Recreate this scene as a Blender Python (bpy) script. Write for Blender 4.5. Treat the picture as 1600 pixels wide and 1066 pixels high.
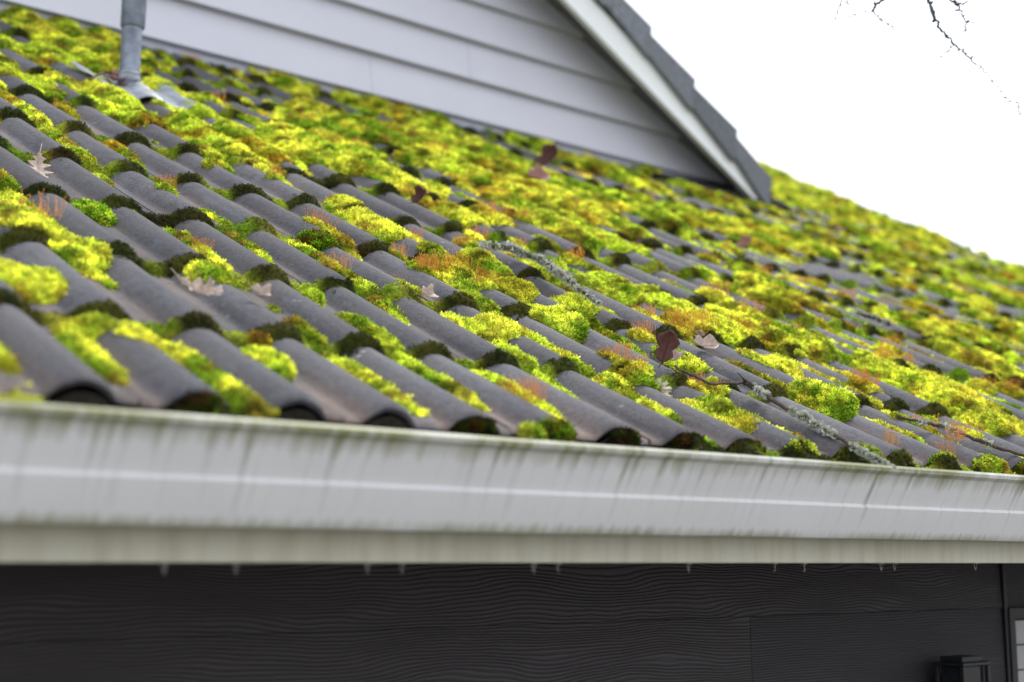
import bpy, bmesh, math, random
import numpy as np
from mathutils import Vector, Matrix

random.seed(7)
RNG = np.random.default_rng(11)
for o in list(bpy.data.objects):
    bpy.data.objects.remove(o)
S = bpy.context.scene
C = S.collection

# ------------------------------------------------------------------ camera
ZE = 1.85                       # height of the eave line above the ground
YAW, TILT = 0.70092, 0.15557
CAM = Vector((-1.75428, -1.62206, -0.20857 + ZE))
TH = 0.498289                   # roof pitch
G = 0.346287                    # tile gauge
P = 0.15                        # roll pitch
FPX = 1600 * 50 / 36
cd = bpy.data.cameras.new('camera')
cam = bpy.data.objects.new('camera', cd)
C.objects.link(cam)
cam.location = CAM
cam.rotation_euler = (math.pi / 2 + TILT, 0, -YAW)
cd.lens = 50
cd.sensor_width = 36
cd.clip_start = 0.05
cd.clip_end = 2000
cd.dof.use_dof = True
cd.dof.focus_distance = 2.98
cd.dof.aperture_fstop = 2.2
S.camera = cam

# ------------------------------------------------------------------ light
w = bpy.data.worlds.new('World')
S.world = w
w.use_nodes = True
nt = w.node_tree
nt.nodes.clear()
SUN_EL, SUN_AZ = math.radians(52), math.radians(72)      # azimuth clockwise from +Y
sky = nt.nodes.new('ShaderNodeTexSky')
sky.sky_type = 'NISHITA'
sky.sun_disc = False
sky.sun_elevation = SUN_EL
sky.sun_rotation = SUN_AZ
mx = nt.nodes.new('ShaderNodeMix')
mx.data_type = 'RGBA'
mx.inputs[0].default_value = 0.88                          # an even overcast veil over the sky
mx.inputs[7].default_value = (9.8, 10.0, 10.4, 1)
bg = nt.nodes.new('ShaderNodeBackground')
bg.inputs[1].default_value = 0.10
wo = nt.nodes.new('ShaderNodeOutputWorld')
nt.links.new(sky.outputs[0], mx.inputs[6])
nt.links.new(mx.outputs[2], bg.inputs[0])
nt.links.new(bg.outputs[0], wo.inputs[0])
sd = bpy.data.lights.new('sun', 'SUN')
sd.energy = 1.5
sd.angle = math.radians(14)
sd.color = (1.0, 0.965, 0.9)
sun = bpy.data.objects.new('sun', sd)
C.objects.link(sun)
dv = Vector((math.sin(SUN_AZ) * math.cos(SUN_EL), math.cos(SUN_AZ) * math.cos(SUN_EL), math.sin(SUN_EL)))
sun.rotation_euler = (-dv).to_track_quat('-Z', 'Y').to_euler()
sun.location = (0, 0, 12)
S.view_settings.view_transform = 'Standard'
S.view_settings.look = 'None'
S.view_settings.exposure = 0.90
S.view_settings.gamma = 1
S.view_settings.use_curve_mapping = False
S.render.resolution_x = 1024
S.render.resolution_y = 682

# ------------------------------------------------------------------ helpers
FW = Vector((math.sin(YAW) * math.cos(TILT), math.cos(YAW) * math.cos(TILT), math.sin(TILT)))
RT = Vector((math.cos(YAW), -math.sin(YAW), 0))
UP = RT.cross(FW)
EX, ES, EN = Vector((1, 0, 0)), Vector((0, math.cos(TH), math.sin(TH))), Vector((0, -math.sin(TH), math.cos(TH)))
O0 = Vector((0, 0, ZE))


def R(x, s, h=0.0):             # roof coordinates -> world
    return O0 + EX * x + ES * s + EN * h


def ray(px, py):
    return FW + RT * ((px - 800) / FPX) + UP * ((533 - py) / FPX)


def on_roof(px, py, h=0.0):     # (x, s) where the sight line meets the roof
    d = ray(px, py)
    t = (h - (CAM - O0).dot(EN)) / d.dot(EN)
    q = CAM + d * t - O0
    return q.x, q.dot(ES)


def on_y(px, py, y):            # point where the sight line meets an upright wall
    d = ray(px, py)
    return CAM + d * ((y - CAM.y) / d.y)


def at_depth(px, py, z):
    return CAM + ray(px, py) * z


def tag(o, label=None, cat=None, group=None, kind=None):
    if label:
        o['label'] = label
    if cat:
        o['category'] = cat
    if group:
        o['group'] = group
    if kind:
        o['kind'] = kind
    return o


class MB:
    def __init__(self):
        self.v, self.f = [], []

    def add(self, vs, fs):
        b = len(self.v)
        self.v += [tuple(v) for v in vs]
        self.f += [tuple(i + b for i in f) for f in fs]

    def box(self, x0, x1, y0, y1, z0, z1):
        self.add([(x0, y0, z0), (x1, y0, z0), (x1, y1, z0), (x0, y1, z0), (x0, y0, z1), (x1, y0, z1), (x1, y1, z1), (x0, y1, z1)],
                 [(0, 3, 2, 1), (4, 5, 6, 7), (0, 1, 5, 4), (1, 2, 6, 5), (2, 3, 7, 6), (3, 0, 4, 7)])

    def prism(self, poly, d):                 # closed polygon (world points, ccw seen from -d) pushed along d
        n = len(poly)
        d = Vector(d)
        a = [Vector(p) for p in poly]
        self.add(a + [p + d for p in a], [tuple(range(n)), tuple(range(2 * n - 1, n - 1, -1))] +
                 [(i, i + n, (i + 1) % n + n, (i + 1) % n) for i in range(n)])

    def tube(self, pts, rad, seg=8, caps=True):
        pts = [Vector(p) for p in pts]
        n = len(pts)
        rings = []
        ref = None
        for i, p in enumerate(pts):
            t = (pts[min(i + 1, n - 1)] - pts[max(i - 1, 0)]).normalized()
            if ref is None:
                ref = Vector((0, 0, 1)) if abs(t.z) < .9 else Vector((1, 0, 0))
            a = t.cross(ref).normalized()
            ref = a.cross(t).normalized()
            r = rad[i] if hasattr(rad, '__len__') else rad
            rings.append([p + (a * math.cos(2 * math.pi * k / seg) + ref * math.sin(2 * math.pi * k / seg)) * r for k in range(seg)])
        vs = [q for rg in rings for q in rg]
        fs = []
        for i in range(n - 1):
            for k in range(seg):
                fs.append((i * seg + k, i * seg + (k + 1) % seg, (i + 1) * seg + (k + 1) % seg, (i + 1) * seg + k))
        if caps:
            fs.append(tuple(range(seg - 1, -1, -1)))
            fs.append(tuple((n - 1) * seg + k for k in range(seg)))
        self.add(vs, fs)

    def mesh(self, name, smooth=False):
        me = bpy.data.meshes.new(name)
        me.from_pydata(self.v, [], self.f)
        bm = bmesh.new()
        bm.from_mesh(me)
        bmesh.ops.recalc_face_normals(bm, faces=bm.faces)
        bm.to_mesh(me)
        bm.free()
        if smooth:
            me.polygons.foreach_set('use_smooth', [True] * len(me.polygons))
        me.update()
        return me

    def build(self, name, mat, parent=None, smooth=False, bevel=0.0):
        me = self.mesh(name, smooth)
        o = link(name, me, mat, parent)
        if bevel:
            b = o.modifiers.new('bevel', 'BEVEL')
            b.width = bevel
            b.segments = 2
            b.limit_method = 'ANGLE'
        return o


def link(name, me, mat, parent=None):
    o = bpy.data.objects.new(name, me)
    C.objects.link(o)
    if mat is not None and len(me.materials) == 0:
        me.materials.append(mat)
    if parent is not None:
        o.parent = parent
    return o


def empty(name, loc=(0, 0, 0), parent=None):
    o = bpy.data.objects.new(name, None)
    C.objects.link(o)
    o.empty_display_size = 0.1
    o.location = loc
    if parent is not None:
        o.parent = parent
    return o


def fast_mesh(name, verts, quads, smooth=True):
    me = bpy.data.meshes.new(name)
    me.vertices.add(len(verts))
    me.vertices.foreach_set('co', np.ascontiguousarray(verts, np.float32).ravel())
    me.loops.add(quads.size)
    me.loops.foreach_set('vertex_index', np.ascontiguousarray(quads, np.int32).ravel())
    me.polygons.add(len(quads))
    k = quads.shape[1]
    me.polygons.foreach_set('loop_start', np.arange(0, quads.size, k, dtype=np.int32))
    me.polygons.foreach_set('use_smooth', np.full(len(quads), smooth))
    me.update(calc_edges=True)
    me.validate()
    return me


# ---- numpy noise
_T = RNG.random((256, 256)).astype(np.float32)


def vn(x, y, seed=0):
    x = x + seed * 17.31
    y = y + seed * 9.77
    xi, yi = np.floor(x).astype(np.int64), np.floor(y).astype(np.int64)
    fx, fy = x - xi, y - yi
    fx, fy = fx * fx * (3 - 2 * fx), fy * fy * (3 - 2 * fy)
    a, b = _T[yi & 255, xi & 255], _T[yi & 255, (xi + 1) & 255]
    c, d = _T[(yi + 1) & 255, xi & 255], _T[(yi + 1) & 255, (xi + 1) & 255]
    return (a * (1 - fx) + b * fx) * (1 - fy) + (c * (1 - fx) + d * fx) * fy


def fbm(x, y, o=4, seed=0):
    r, a, t = 0, 1.0, 0
    for i in range(o):
        r = r + a * vn(x * 2 ** i, y * 2 ** i, seed + i * 3)
        t += a
        a *= .5
    return r / t


def domes(x, y, seed=0):          # rounded cushions: 1 in the middle of a cell, 0 at its rim
    xi, yi = np.floor(x), np.floor(y)
    best = np.full(np.shape(x), 9.0)
    for dx in (-1, 0, 1):
        for dy in (-1, 0, 1):
            cx, cy = xi + dx, yi + dy
            ix, iy = cx.astype(np.int64) + seed * 7, cy.astype(np.int64) + seed * 13
            px, py = cx + _T[iy & 255, ix & 255], cy + _T[(ix + 91) & 255, (iy + 37) & 255]
            best = np.minimum(best, (x - px) ** 2 + (y - py) ** 2)
    return np.sqrt(np.clip(1 - best * 1.1, 0, 1))


def sstep(a, b, x):
    t = np.clip((x - a) / (b - a), 0, 1)
    return t * t * (3 - 2 * t)


# ------------------------------------------------------------------ materials
class N:                         # tiny node-tree helper
    def __init__(self, name):
        self.m = bpy.data.materials.new(name)
        self.m.use_nodes = True
        self.t = self.m.node_tree
        self.p = self.t.nodes['Principled BSDF']
        self.out = self.t.nodes['Material Output']

    def n(self, ty, **kw):
        o = self.t.nodes.new(ty)
        for k, v in kw.items():
            setattr(o, k, v)
        return o

    def l(self, a, b):
        self.t.links.new(a, b)

    def pos(self, scale=(1, 1, 1), rotx=0.0, obj=False):
        if obj:
            g = self.n('ShaderNodeTexCoord').outputs['Object']
        else:
            g = self.n('ShaderNodeNewGeometry').outputs['Position']
        m = self.n('ShaderNodeMapping')
        m.vector_type = 'POINT'
        if rotx:
            r = self.n('ShaderNodeMapping')
            r.inputs['Rotation'].default_value = (rotx, 0, 0)
            self.l(g, r.inputs[0])
            g = r.outputs[0]
        m.inputs['Scale'].default_value = scale
        self.l(g, m.inputs[0])
        return m.outputs[0]

    def noise(self, vec, scale, detail=4, rough=.55, dist=0):
        o = self.n('ShaderNodeTexNoise')
        o.inputs['Scale'].default_value = scale
        o.inputs['Detail'].default_value = detail
        o.inputs['Roughness'].default_value = rough
        o.inputs['Distortion'].default_value = dist
        self.l(vec, o.inputs['Vector'])
        return o.outputs[0]

    def ramp(self, fac, stops):
        o = self.n('ShaderNodeValToRGB')
        e = o.color_ramp.elements
        while len(e) < len(stops):
            e.new(.5)
        for i, (p, c) in enumerate(stops):
            e[i].position = p
            e[i].color = (c, c, c, 1) if not hasattr(c, '__len__') else (*c, 1)
        self.l(fac, o.inputs[0])
        return o.outputs[0]

    def mix(self, fac, a, b, mode='MIX'):
        o = self.n('ShaderNodeMix', data_type='RGBA', blend_type=mode)
        for v, i in ((fac, 0), (a, 6), (b, 7)):
            if hasattr(v, 'default_value'):
                self.l(v, o.inputs[i])
            elif i == 0:
                o.inputs[0].default_value = v
            else:
                o.inputs[i].default_value = (*v, 1)
        return o.outputs[2]

    def math(self, op, a, b=None, clamp=False):
        o = self.n('ShaderNodeMath', operation=op)
        o.use_clamp = clamp
        for v, i in ((a, 0), (b, 1)):
            if v is None:
                continue
            if hasattr(v, 'default_value'):
                self.l(v, o.inputs[i])
            else:
                o.inputs[i].default_value = v
        return o.outputs[0]

    def sep(self, vec):
        o = self.n('ShaderNodeSeparateXYZ')
        self.l(vec, o.inputs[0])
        return o.outputs

    def comb(self, x, y, z):
        o = self.n('ShaderNodeCombineXYZ')
        for v, i in ((x, 0), (y, 1), (z, 2)):
            if hasattr(v, 'default_value'):
                self.l(v, o.inputs[i])
            else:
                o.inputs[i].default_value = v
        return o.outputs[0]

    def bump(self, h, dist, strength=1.0):
        o = self.n('ShaderNodeBump')
        o.inputs['Strength'].default_value = strength
        o.inputs['Distance'].default_value = dist
        self.l(h, o.inputs['Height'])
        self.l(o.outputs[0], self.p.inputs['Normal'])

    def fin(self, col, rough=.8, spec=.3, metal=0.0):
        if hasattr(col, 'default_value'):
            self.l(col, self.p.inputs['Base Color'])
        else:
            self.p.inputs['Base Color'].default_value = (*col, 1)
        if hasattr(rough, 'default_value'):
            self.l(rough, self.p.inputs['Roughness'])
        else:
            self.p.inputs['Roughness'].default_value = rough
        self.p.inputs['Specular IOR Level'].default_value = spec
        self.p.inputs['Metallic'].default_value = metal
        return self.m


M = {}


def mat_tile(name, base, dust=1.0):
    a = N(name)
    ps = a.pos()
    rp = a.pos(rotx=-TH)                                  # x along the eave, y up the slope
    big = a.noise(ps, 7, 4)
    mid = a.noise(ps, 38, 5, .65)
    fine = a.noise(ps, 260, 4, .75)
    oi = a.n('ShaderNodeObjectInfo').outputs['Random']
    c = a.mix(a.ramp(mid, [(.34, 0), (.68, 1)]), tuple(v * .58 for v in base), tuple(v * 1.55 for v in base))
    c = a.mix(a.ramp(big, [(.42, 0), (.66, 1)]), c, tuple(b * (1 + dust * q) for b, q in zip(base, (.22, .08, .0))))
    # rusty dust that the rain leaves lying in the channels between the rolls
    X = a.sep(rp)
    ch = a.math('COSINE', a.math('MULTIPLY', X[0], 2 * math.pi / P))
    ch = a.math('SUBTRACT', .35, ch)
    st = a.noise(a.pos((26, 5, 5), -TH), 1, 4)
    rust = a.math('MULTIPLY', a.math('MULTIPLY', ch, .8, True), a.ramp(st, [(.38, 0), (.66, .95 * dust)]))
    ev = a.n('ShaderNodeMapRange')
    ev.inputs[1].default_value = ZE * math.sin(TH) + .30
    ev.inputs[2].default_value = ZE * math.sin(TH) + .02
    a.l(X[1], ev.inputs[0])
    rust = a.math('ADD', rust, a.math('MULTIPLY', a.math('MULTIPLY', ev.outputs[0], a.math('MULTIPLY', a.math('ADD', ch, .25), .7, True)), a.ramp(st, [(.36, .1 * dust), (.6, .8 * dust)])), True)
    c = a.mix(rust, c, (.165, .120, .098))
    # pale lichen discs and white specks
    vo = a.n('ShaderNodeTexVoronoi')
    vo.inputs['Scale'].default_value = 30
    a.l(ps, vo.inputs['Vector'])
    spot = a.math('MULTIPLY', a.ramp(vo.outputs['Distance'], [(.10, 1), (.19, 0)]), a.ramp(a.noise(ps, 12, 2), [(.60, 0), (.68, .6)]))
    c = a.mix(spot, c, (.34, .34, .30))
    c = a.mix(a.ramp(fine, [(.56, 0), (.74, .75)]), c, tuple(v * 2.4 for v in base))
    c = a.mix(a.ramp(fine, [(.26, .8), (.45, 0)]), c, tuple(v * .40 for v in base))
    grit = a.noise(ps, 105, 5, .8)
    c = a.mix(a.ramp(grit, [(.52, 0), (.66, .55)]), c, tuple(v * 1.9 for v in base))
    c = a.mix(a.ramp(grit, [(.34, .65), (.47, 0)]), c, tuple(v * .5 for v in base))
    wash = a.noise(a.pos((38, 3, 3), -TH), 1, 4, .6)
    c = a.mix(a.ramp(wash, [(.54, 0), (.72, .35 * dust)]), c, tuple(v * 2.2 for v in base))
    c = a.mix(a.ramp(wash, [(.28, .5 * dust), (.44, 0)]), c, tuple(v * .5 for v in base))
    br = a.math('ADD', .76, a.math('MULTIPLY', oi, .48))
    c = a.mix(1.0, c, a.comb(br, br, br), 'MULTIPLY')
    a.bump(a.math('ADD', a.math('MULTIPLY', fine, .5), a.math('ADD', mid, a.math('MULTIPLY', grit, .6))), .005, .75)
    return a.fin(c, a.ramp(mid, [(.3, .62), (.8, .85)]), .35)


M['tile'] = mat_tile('roof_tile_concrete', (.064, .066, .080))
M['verge'] = mat_tile('verge_tile_concrete', (.135, .15, .175), .1)


def mat_paint(name, col, grain=.0012, rough=.55, dirt=.12):
    a = N(name)
    ps = a.pos((1.2, 1.2, 22))
    g = a.noise(ps, 9, 6, .6, .6)
    d = a.noise(a.pos(), 3.2, 5)
    c = a.mix(a.ramp(d, [(.38, 0), (.75, dirt)]), col, tuple(v * .55 for v in col))
    c = a.mix(a.ramp(g, [(.5, 0), (.8, .10)]), c, tuple(v * .6 for v in col))
    a.bump(g, grain, .8)
    return a.fin(c, rough, .35)


M['gable'] = mat_paint('pale_lavender_paint', (.53, .535, .615))
M['white'] = mat_paint('white_trim_paint', (.74, .76, .78), .0004)
M['soffit'] = mat_paint('grey_soffit_paint', (.17, .17, .20), .0004)


def mat_woodgrain(name, col, period=.0070, amp=1.0, seed=0.0):
    a = N(name)
    X = a.sep(a.pos())
    warp = a.noise(a.comb(a.math('ADD', a.math('MULTIPLY', X[0], 1.9), seed), 0, a.math('MULTIPLY', X[2], 7)), 1, 2, .45)
    warp2 = a.noise(a.comb(a.math('ADD', a.math('MULTIPLY', X[0], 11), seed), 0, a.math('MULTIPLY', X[2], 26)), 1, 2)
    z = a.math('ADD', X[2], a.math('MULTIPLY', a.math('SUBTRACT', warp, .5), .105 * amp))
    z = a.math('ADD', z, a.math('MULTIPLY', a.math('SUBTRACT', warp2, .5), .005 * amp))
    s = a.math('SINE', a.math('MULTIPLY', z, 2 * math.pi / period))
    s = a.math('POWER', a.math('ADD', a.math('MULTIPLY', s, .5), .5), 2.2)
    fib = a.noise(a.pos((6, 6, 260)), 1, 3)
    c = a.mix(s, col, tuple(v * .68 for v in col))
    c = a.mix(a.ramp(fib, [(.4, 0), (.7, .35)]), c, tuple(v * 1.5 for v in col))
    a.bump(a.math('SUBTRACT', a.math('MULTIPLY', fib, .25), s), .0018, 1.0)
    return a.fin(c, .6, .3)


M['dark_siding'] = mat_woodgrain('charcoal_woodgrain_siding', (.043, .039, .042))
M['dark_siding_b'] = mat_woodgrain('charcoal_fine_siding', (.036, .034, .039), .0062, .30, 5.0)


def mat_gutter():
    a = N('stained_white_gutter')
    X = a.sep(a.pos())
    zz = a.math('SUBTRACT', X[2], ZE)                     # -0.165 .. -0.03
    st = a.noise(a.comb(a.math('MULTIPLY', X[0], 62), 0, a.math('MULTIPLY', X[2], 3.5)), 1, 4, .6)
    st2 = a.noise(a.comb(a.math('MULTIPLY', X[0], 21), 3.0, a.math('MULTIPLY', X[2], 2.0)), 1, 3, .6)
    reach = a.n('ShaderNodeMapRange')
    reach.inputs[1].default_value = -.150
    reach.inputs[2].default_value = -.040
    reach.inputs[3].default_value = .10
    reach.inputs[4].default_value = .95
    a.l(zz, reach.inputs[0])
    run = a.noise(a.comb(a.math('MULTIPLY', X[0], 5.0), 8.0, a.math('MULTIPLY', X[2], 9.0)), 1, 3, .6)
    streak = a.math('MULTIPLY', a.ramp(st, [(.49, 0), (.68, 1)]), a.ramp(st2, [(.44, .02), (.64, 1)]))
    streak = a.math('MULTIPLY', streak, a.ramp(run, [(.34, .3), (.56, 1)]))
    streak = a.math('MULTIPLY', streak, reach.outputs[0])
    top = a.n('ShaderNodeMapRange')                        # algae under the lip
    top.inputs[1].default_value = -.072
    top.inputs[2].default_value = -.040
    a.l(a.math('ADD', zz, a.math('MULTIPLY', a.math('SUBTRACT', st, .5), .06)), top.inputs[0])
    bot = a.n('ShaderNodeMapRange')                        # and along the drip edge
    bot.inputs[1].default_value = -.146
    bot.inputs[2].default_value = -.163
    a.l(a.math('ADD', zz, a.math('MULTIPLY', a.math('SUBTRACT', st, .42), .035)), bot.inputs[0])
    patch = a.ramp(a.noise(a.pos(), 5.5, 3), [(.34, .35), (.56, 1)])
    al = a.math('MULTIPLY', a.math('MAXIMUM', a.math('MULTIPLY', top.outputs[0], .95), a.math('MULTIPLY', bot.outputs[0], .85)), patch)
    c = a.mix(a.ramp(a.noise(a.pos(), 9, 4), [(.35, 0), (.8, .22)]), (.63, .64, .655), (.47, .47, .43))
    c = a.mix(streak, c, (.085, .09, .04))
    c = a.mix(al, c, (.17, .18, .065))
    sp = a.noise(a.pos(), 210, 3, .7)
    c = a.mix(a.ramp(sp, [(.70, 0), (.76, .6)]), c, (.05, .05, .03))
    return a.fin(c, .42, .4)


M['gutter'] = mat_gutter()


def mat_fascia():
    a = N('weathered_fascia_paint')
    st = a.noise(a.pos((30, 1, 4)), 1, 4)
    c = a.mix(a.ramp(st, [(.42, 0), (.72, .45)]), (.52, .51, .42), (.28, .27, .17))
    sp = a.noise(a.pos(), 95, 3, .7)
    c = a.mix(a.ramp(sp, [(.68, 0), (.76, .45)]), c, (.12, .11, .07))
    return a.fin(c, .6, .3)


M['fascia'] = mat_fascia()


def simple(name, col, rough=.7, spec=.3, metal=0.0, var=.35, scale=30, bump=0.0):
    a = N(name)
    n_ = a.noise(a.pos(), scale, 5, .6)
    c = a.mix(a.ramp(n_, [(.3, 0), (.72, 1)]), tuple(v * (1 - var) for v in col), tuple(min(1, v * (1 + var)) for v in col))
    if bump:
        a.bump(n_, bump, .8)
    return a.fin(c, rough, spec, metal)


M['zinc'] = simple('weathered_zinc', (.17, .195, .25), .5, .5, .35, .45, 22, .001)
M['lead'] = simple('lead_flashing', (.25, .28, .32), .5, .5, .3, .35, 34, .002)
M['dark'] = simple('dark_debris', (.018, .017, .015), .95, .1, 0, .5, 60, .003)
M['mortar'] = simple('dirty_mortar', (.028, .026, .021), .95, .1, 0, .5, 70, .004)
M['deck'] = simple('roof_deck', (.03, .028, .028), 1.0, .02)
M['plastic'] = simple('clear_clip_plastic', (.30, .29, .25), .35, .5)
M['black'] = simple('black_fixture_paint', (.012, .013, .016), .5, .4)
M['frame'] = simple('dark_window_frame', (.006, .006, .008), .55, .4)
M['blind'] = simple('pale_blind_slat', (.34, .345, .35), .6, .3, 0, .06)
M['smoke_glass'] = simple('dark_lantern_glass', (.012, .014, .02), .12, .5)
M['bark'] = simple('twig_bark', (.075, .058, .045), .9, .2, 0, .45, 160, .002)
M['branch'] = simple('bare_branch_bark', (.065, .072, .075), .9, .2, 0, .4, 60, .002)
M['lichen'] = simple('pale_lichen', (.50, .53, .46), .95, .1, 0, .3, 240, .002)
M['cream_lichen'] = simple('cream_lichen', (.62, .58, .46), .95, .1, 0, .25, 240, .002)
M['soil'] = simple('gravel_ground', (.20, .19, .175), .95, .1, 0, .4, 3, .01)
M['litter'] = simple('needle_litter', (.14, .075, .05), .95, .1, 0, .5, 90, .002)


def mat_leaf(name, col, back):
    a = N(name)
    vein = a.noise(a.pos((1, 1, 1), obj=True), 140, 4)
    c = a.mix(a.ramp(vein, [(.35, 0), (.7, 1)]), col, back)
    a.bump(vein, .0012, .7)
    return a.fin(c, .6, .35)


M['leaf_pale'] = mat_leaf('bleached_leaf', (.44, .35, .29), (.27, .20, .16))
M['leaf_maroon'] = mat_leaf('maroon_leaf', (.085, .026, .020), (.05, .017, .014))
M['leaf_pink'] = mat_leaf('dusty_pink_leaf', (.30, .15, .12), (.17, .085, .07))


def mat_moss(name, inst):
    a = N(name)
    at = a.n('ShaderNodeAttribute')
    at.attribute_name = 'mcol'
    at.attribute_type = 'INSTANCER' if inst else 'GEOMETRY'
    if inst:
        oi = a.n('ShaderNodeObjectInfo').outputs['Random']
        br = a.ramp(oi, [(0, .36), (.65, 1.08), (1, 1.7)])
        c = a.mix(1.0, at.outputs['Color'], br, 'MULTIPLY')
    else:
        n_ = a.noise(a.pos(), 330, 3, .7)
        c = a.mix(1.0, at.outputs['Color'], a.ramp(n_, [(.3, .42), (.7, 1.05)]), 'MULTIPLY')
        a.bump(n_, .006, 1.0)
    a.fin(c, .85, .12)
    if inst:
        tr = a.n('ShaderNodeBsdfTranslucent')
        a.l(c, tr.inputs[0])
        ms = a.n('ShaderNodeMixShader')
        ms.inputs[0].default_value = .45
        a.l(a.p.outputs[0], ms.inputs[1])
        a.l(tr.outputs[0], ms.inputs[2])
        a.l(ms.outputs[0], a.out.inputs[0])
    return a.m


M['moss'] = mat_moss('moss_bed', False)
M['frond'] = mat_moss('moss_frond', True)


def mat_stalk():
    a = N('spore_stalk')
    oi = a.n('ShaderNodeObjectInfo').outputs['Random']
    n_ = a.noise(a.pos(), 300, 2)
    c = a.mix(n_, (.62, .20, .02), (.75, .42, .05))
    c = a.mix(a.math('MULTIPLY', oi, .55), c, (.50, .12, .04))
    return a.fin(c, .6, .3)


M['stalk'] = mat_stalk()

# ------------------------------------------------------------------ ground
g = MB()
g.add([(-600, -600, 0), (600, -600, 0), (600, 600, 0), (-600, 600, 0)], [(0, 1, 2, 3)])
tag(g.build('ground', M['soil']), kind='structure')

# ------------------------------------------------------------------ house
house = tag(empty('house', (0, 3.4, 0)), 'house with mossy tiled roof, white gutter, pale gable and dark siding', 'house')
bpy.context.view_layer.update()
HINV = Matrix.Translation((0, -3.4, 0))


def hpart(mb, name, mat, parent=None, smooth=False, bevel=0.0):      # world-built part of the house
    o = mb.build(name, mat, None, smooth, bevel)
    p = parent or house
    o.parent = p
    o.matrix_parent_inverse = p.matrix_world.inverted() if p is house else Matrix.Identity(4)
    if p is house:
        o.matrix_parent_inverse = HINV
    return o


XL, XR = -2.25, 6.30              # roof ends
SM = 7.0                          # length of the slope
RIDGE_Y, RIDGE_Z = SM * math.cos(TH), ZE + SM * math.sin(TH)
roof = MB()
a0, a1 = R(XL, .045, -.085), R(XL, SM, -.085)
b1 = Vector((XL, 2 * a1.y - a0.y, a0.z))
prof = [a0, a1, b1, b1 - Vector((0, 0, .03)), a1 - Vector((0, 0, .03)), a0 - Vector((0, 0, .03))]
roof.prism(prof, (XR - XL, 0, 0))
roof = hpart(roof, 'roof', M['deck'])

# ---- one tile: two hollow rolls and two channels
EL = .011                         # the first course rides up on the fascia
HR, TT = .026, .017               # roll height, step from course to course


def roll_h(t):                    # t = -.5 .. .5 across one roll pitch
    q = np.clip(np.abs(t) / .315, 0, 1)
    return HR * (1 - q ** 2) ** .92


def tile_mesh(name, seed):
    rs = np.random.default_rng(seed)
    us = np.array([-.5, -.38, -.316, -.275, -.215, -.145, -.07, 0, .07, .145,   .215, .275, .316, .38])
    us = np.concatenate([us, us + 1, [1.5 - .01]])
    us[0] = -.49
    hh = roll_h((us + .5) % 1 - .5)
    rows = [(0.0, -.006), (.006, 0.0), (.2, 0), (.405, 0)]
    vs, n = [], len(us)
    chip = rs.normal(0, .0012, n)
    for y, dz in rows:
        for i in range(n):
            vs.append((us[i] * P, y + (chip[i] if y < .01 else 0), hh[i] - HR - TT * y / G + dz))
    for y in (0.002, .405):
        for i in range(n):
            q = us[i]
            vs.append((q * P, y + (chip[i] if y < .01 else 0), max(hh[i] - .011, -.008) - HR - TT * y / G - .002))
    fs = []
    for r in range(3):
        fs += [(r * n + i, r * n + i + 1, (r + 1) * n + i + 1, (r + 1) * n + i) for i in range(n - 1)]
    fs += [(4 * n + i, 4 * n + i + 1, i + 1, i) for i in range(n - 1)]
    fs += [(5 * n + i, 5 * n + i + 1, 4 * n + i + 1, 4 * n + i) for i in range(n - 1)]
    fs += [(0, n, 2 * n, 3 * n, 5 * n, 4 * n), (n - 1, 5 * n - 1, 6 * n - 1, 4 * n - 1, 3 * n - 1, 2 * n - 1)]
    mb = MB()
    mb.add(vs, fs)
    me = mb.mesh(name)
    me.polygons.foreach_set('use_smooth', [len(p.vertices) == 4 for p in me.polygons])
    me.materials.append(M['tile'])
    me.set_sharp_from_angle(angle=math.radians(50))
    return me


tmesh = [tile_mesh('roof_tile', s) for s in range(4)]
RM = Matrix((EX, ES, EN)).transposed().to_4x4()
spots = []
for m in range(19):
    k0 = int((XL / P + 8) // 2) - 1
    for k in range(k0, k0 + 34):
        n = 2 * k + (m % 2)
        x = (n - 8) * P
        if x < XL + .05 or x > XR - .2:
            continue
        s = m * G
        if s > SM - .1:
            continue
        wp = R(x + .07, s + .15)
        if wp.y > 3.65 and wp.x < 3.0 - (wp.y - 3.65) * .3:        # under the cross gable
            continue
        d = wp - CAM
        z = d.dot(FW)
        px, py = 800 + FPX * d.dot(RT) / z, 533 - FPX * d.dot(UP) / z
        r = FPX * .2 / z
        vis = -r < px < 1600 + r and -r < py < 1066
        spots.append((0 if vis else 1, z, m, x, s))
spots.sort()
far = MB()
nv = 0
for i, (hid, z, m, x, s) in enumerate(spots):
    rr = random.Random(i)
    loc = R(x, s + (0.0 if m else .008) + rr.uniform(-.004, .004), rr.uniform(-.0015, .002))
    mtx = Matrix.Translation(loc) @ RM @ Matrix.Rotation(rr.uniform(-.006, .006), 4, 'Z') @ Matrix.Rotation(rr.uniform(-.006, .006), 4, 'Y')
    if m == 0:
        mtx = Matrix.Translation(EN * EL) @ mtx @ Matrix.Rotation(-math.atan2(EL, G), 4, 'X')
    me = tmesh[rr.randrange(4)]
    if i < 300 and not hid:
        o = link('roof_tile', me, None, roof)
        o.matrix_world = mtx
        nv += 1
    else:
        far.add([mtx @ v.co for v in me.vertices], [tuple(p.vertices) for p in me.polygons])
fo = hpart(far, 'distant_roof_tiles', M['tile'], roof)
tag(fo, 'tiles farther off on the same roof slope', kind='stuff')
fo.data.polygons.foreach_set('use_smooth', [True] * len(fo.data.polygons))
fo.data.set_sharp_from_angle(angle=math.radians(50))
print('tiles', nv, len(spots))

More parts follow.
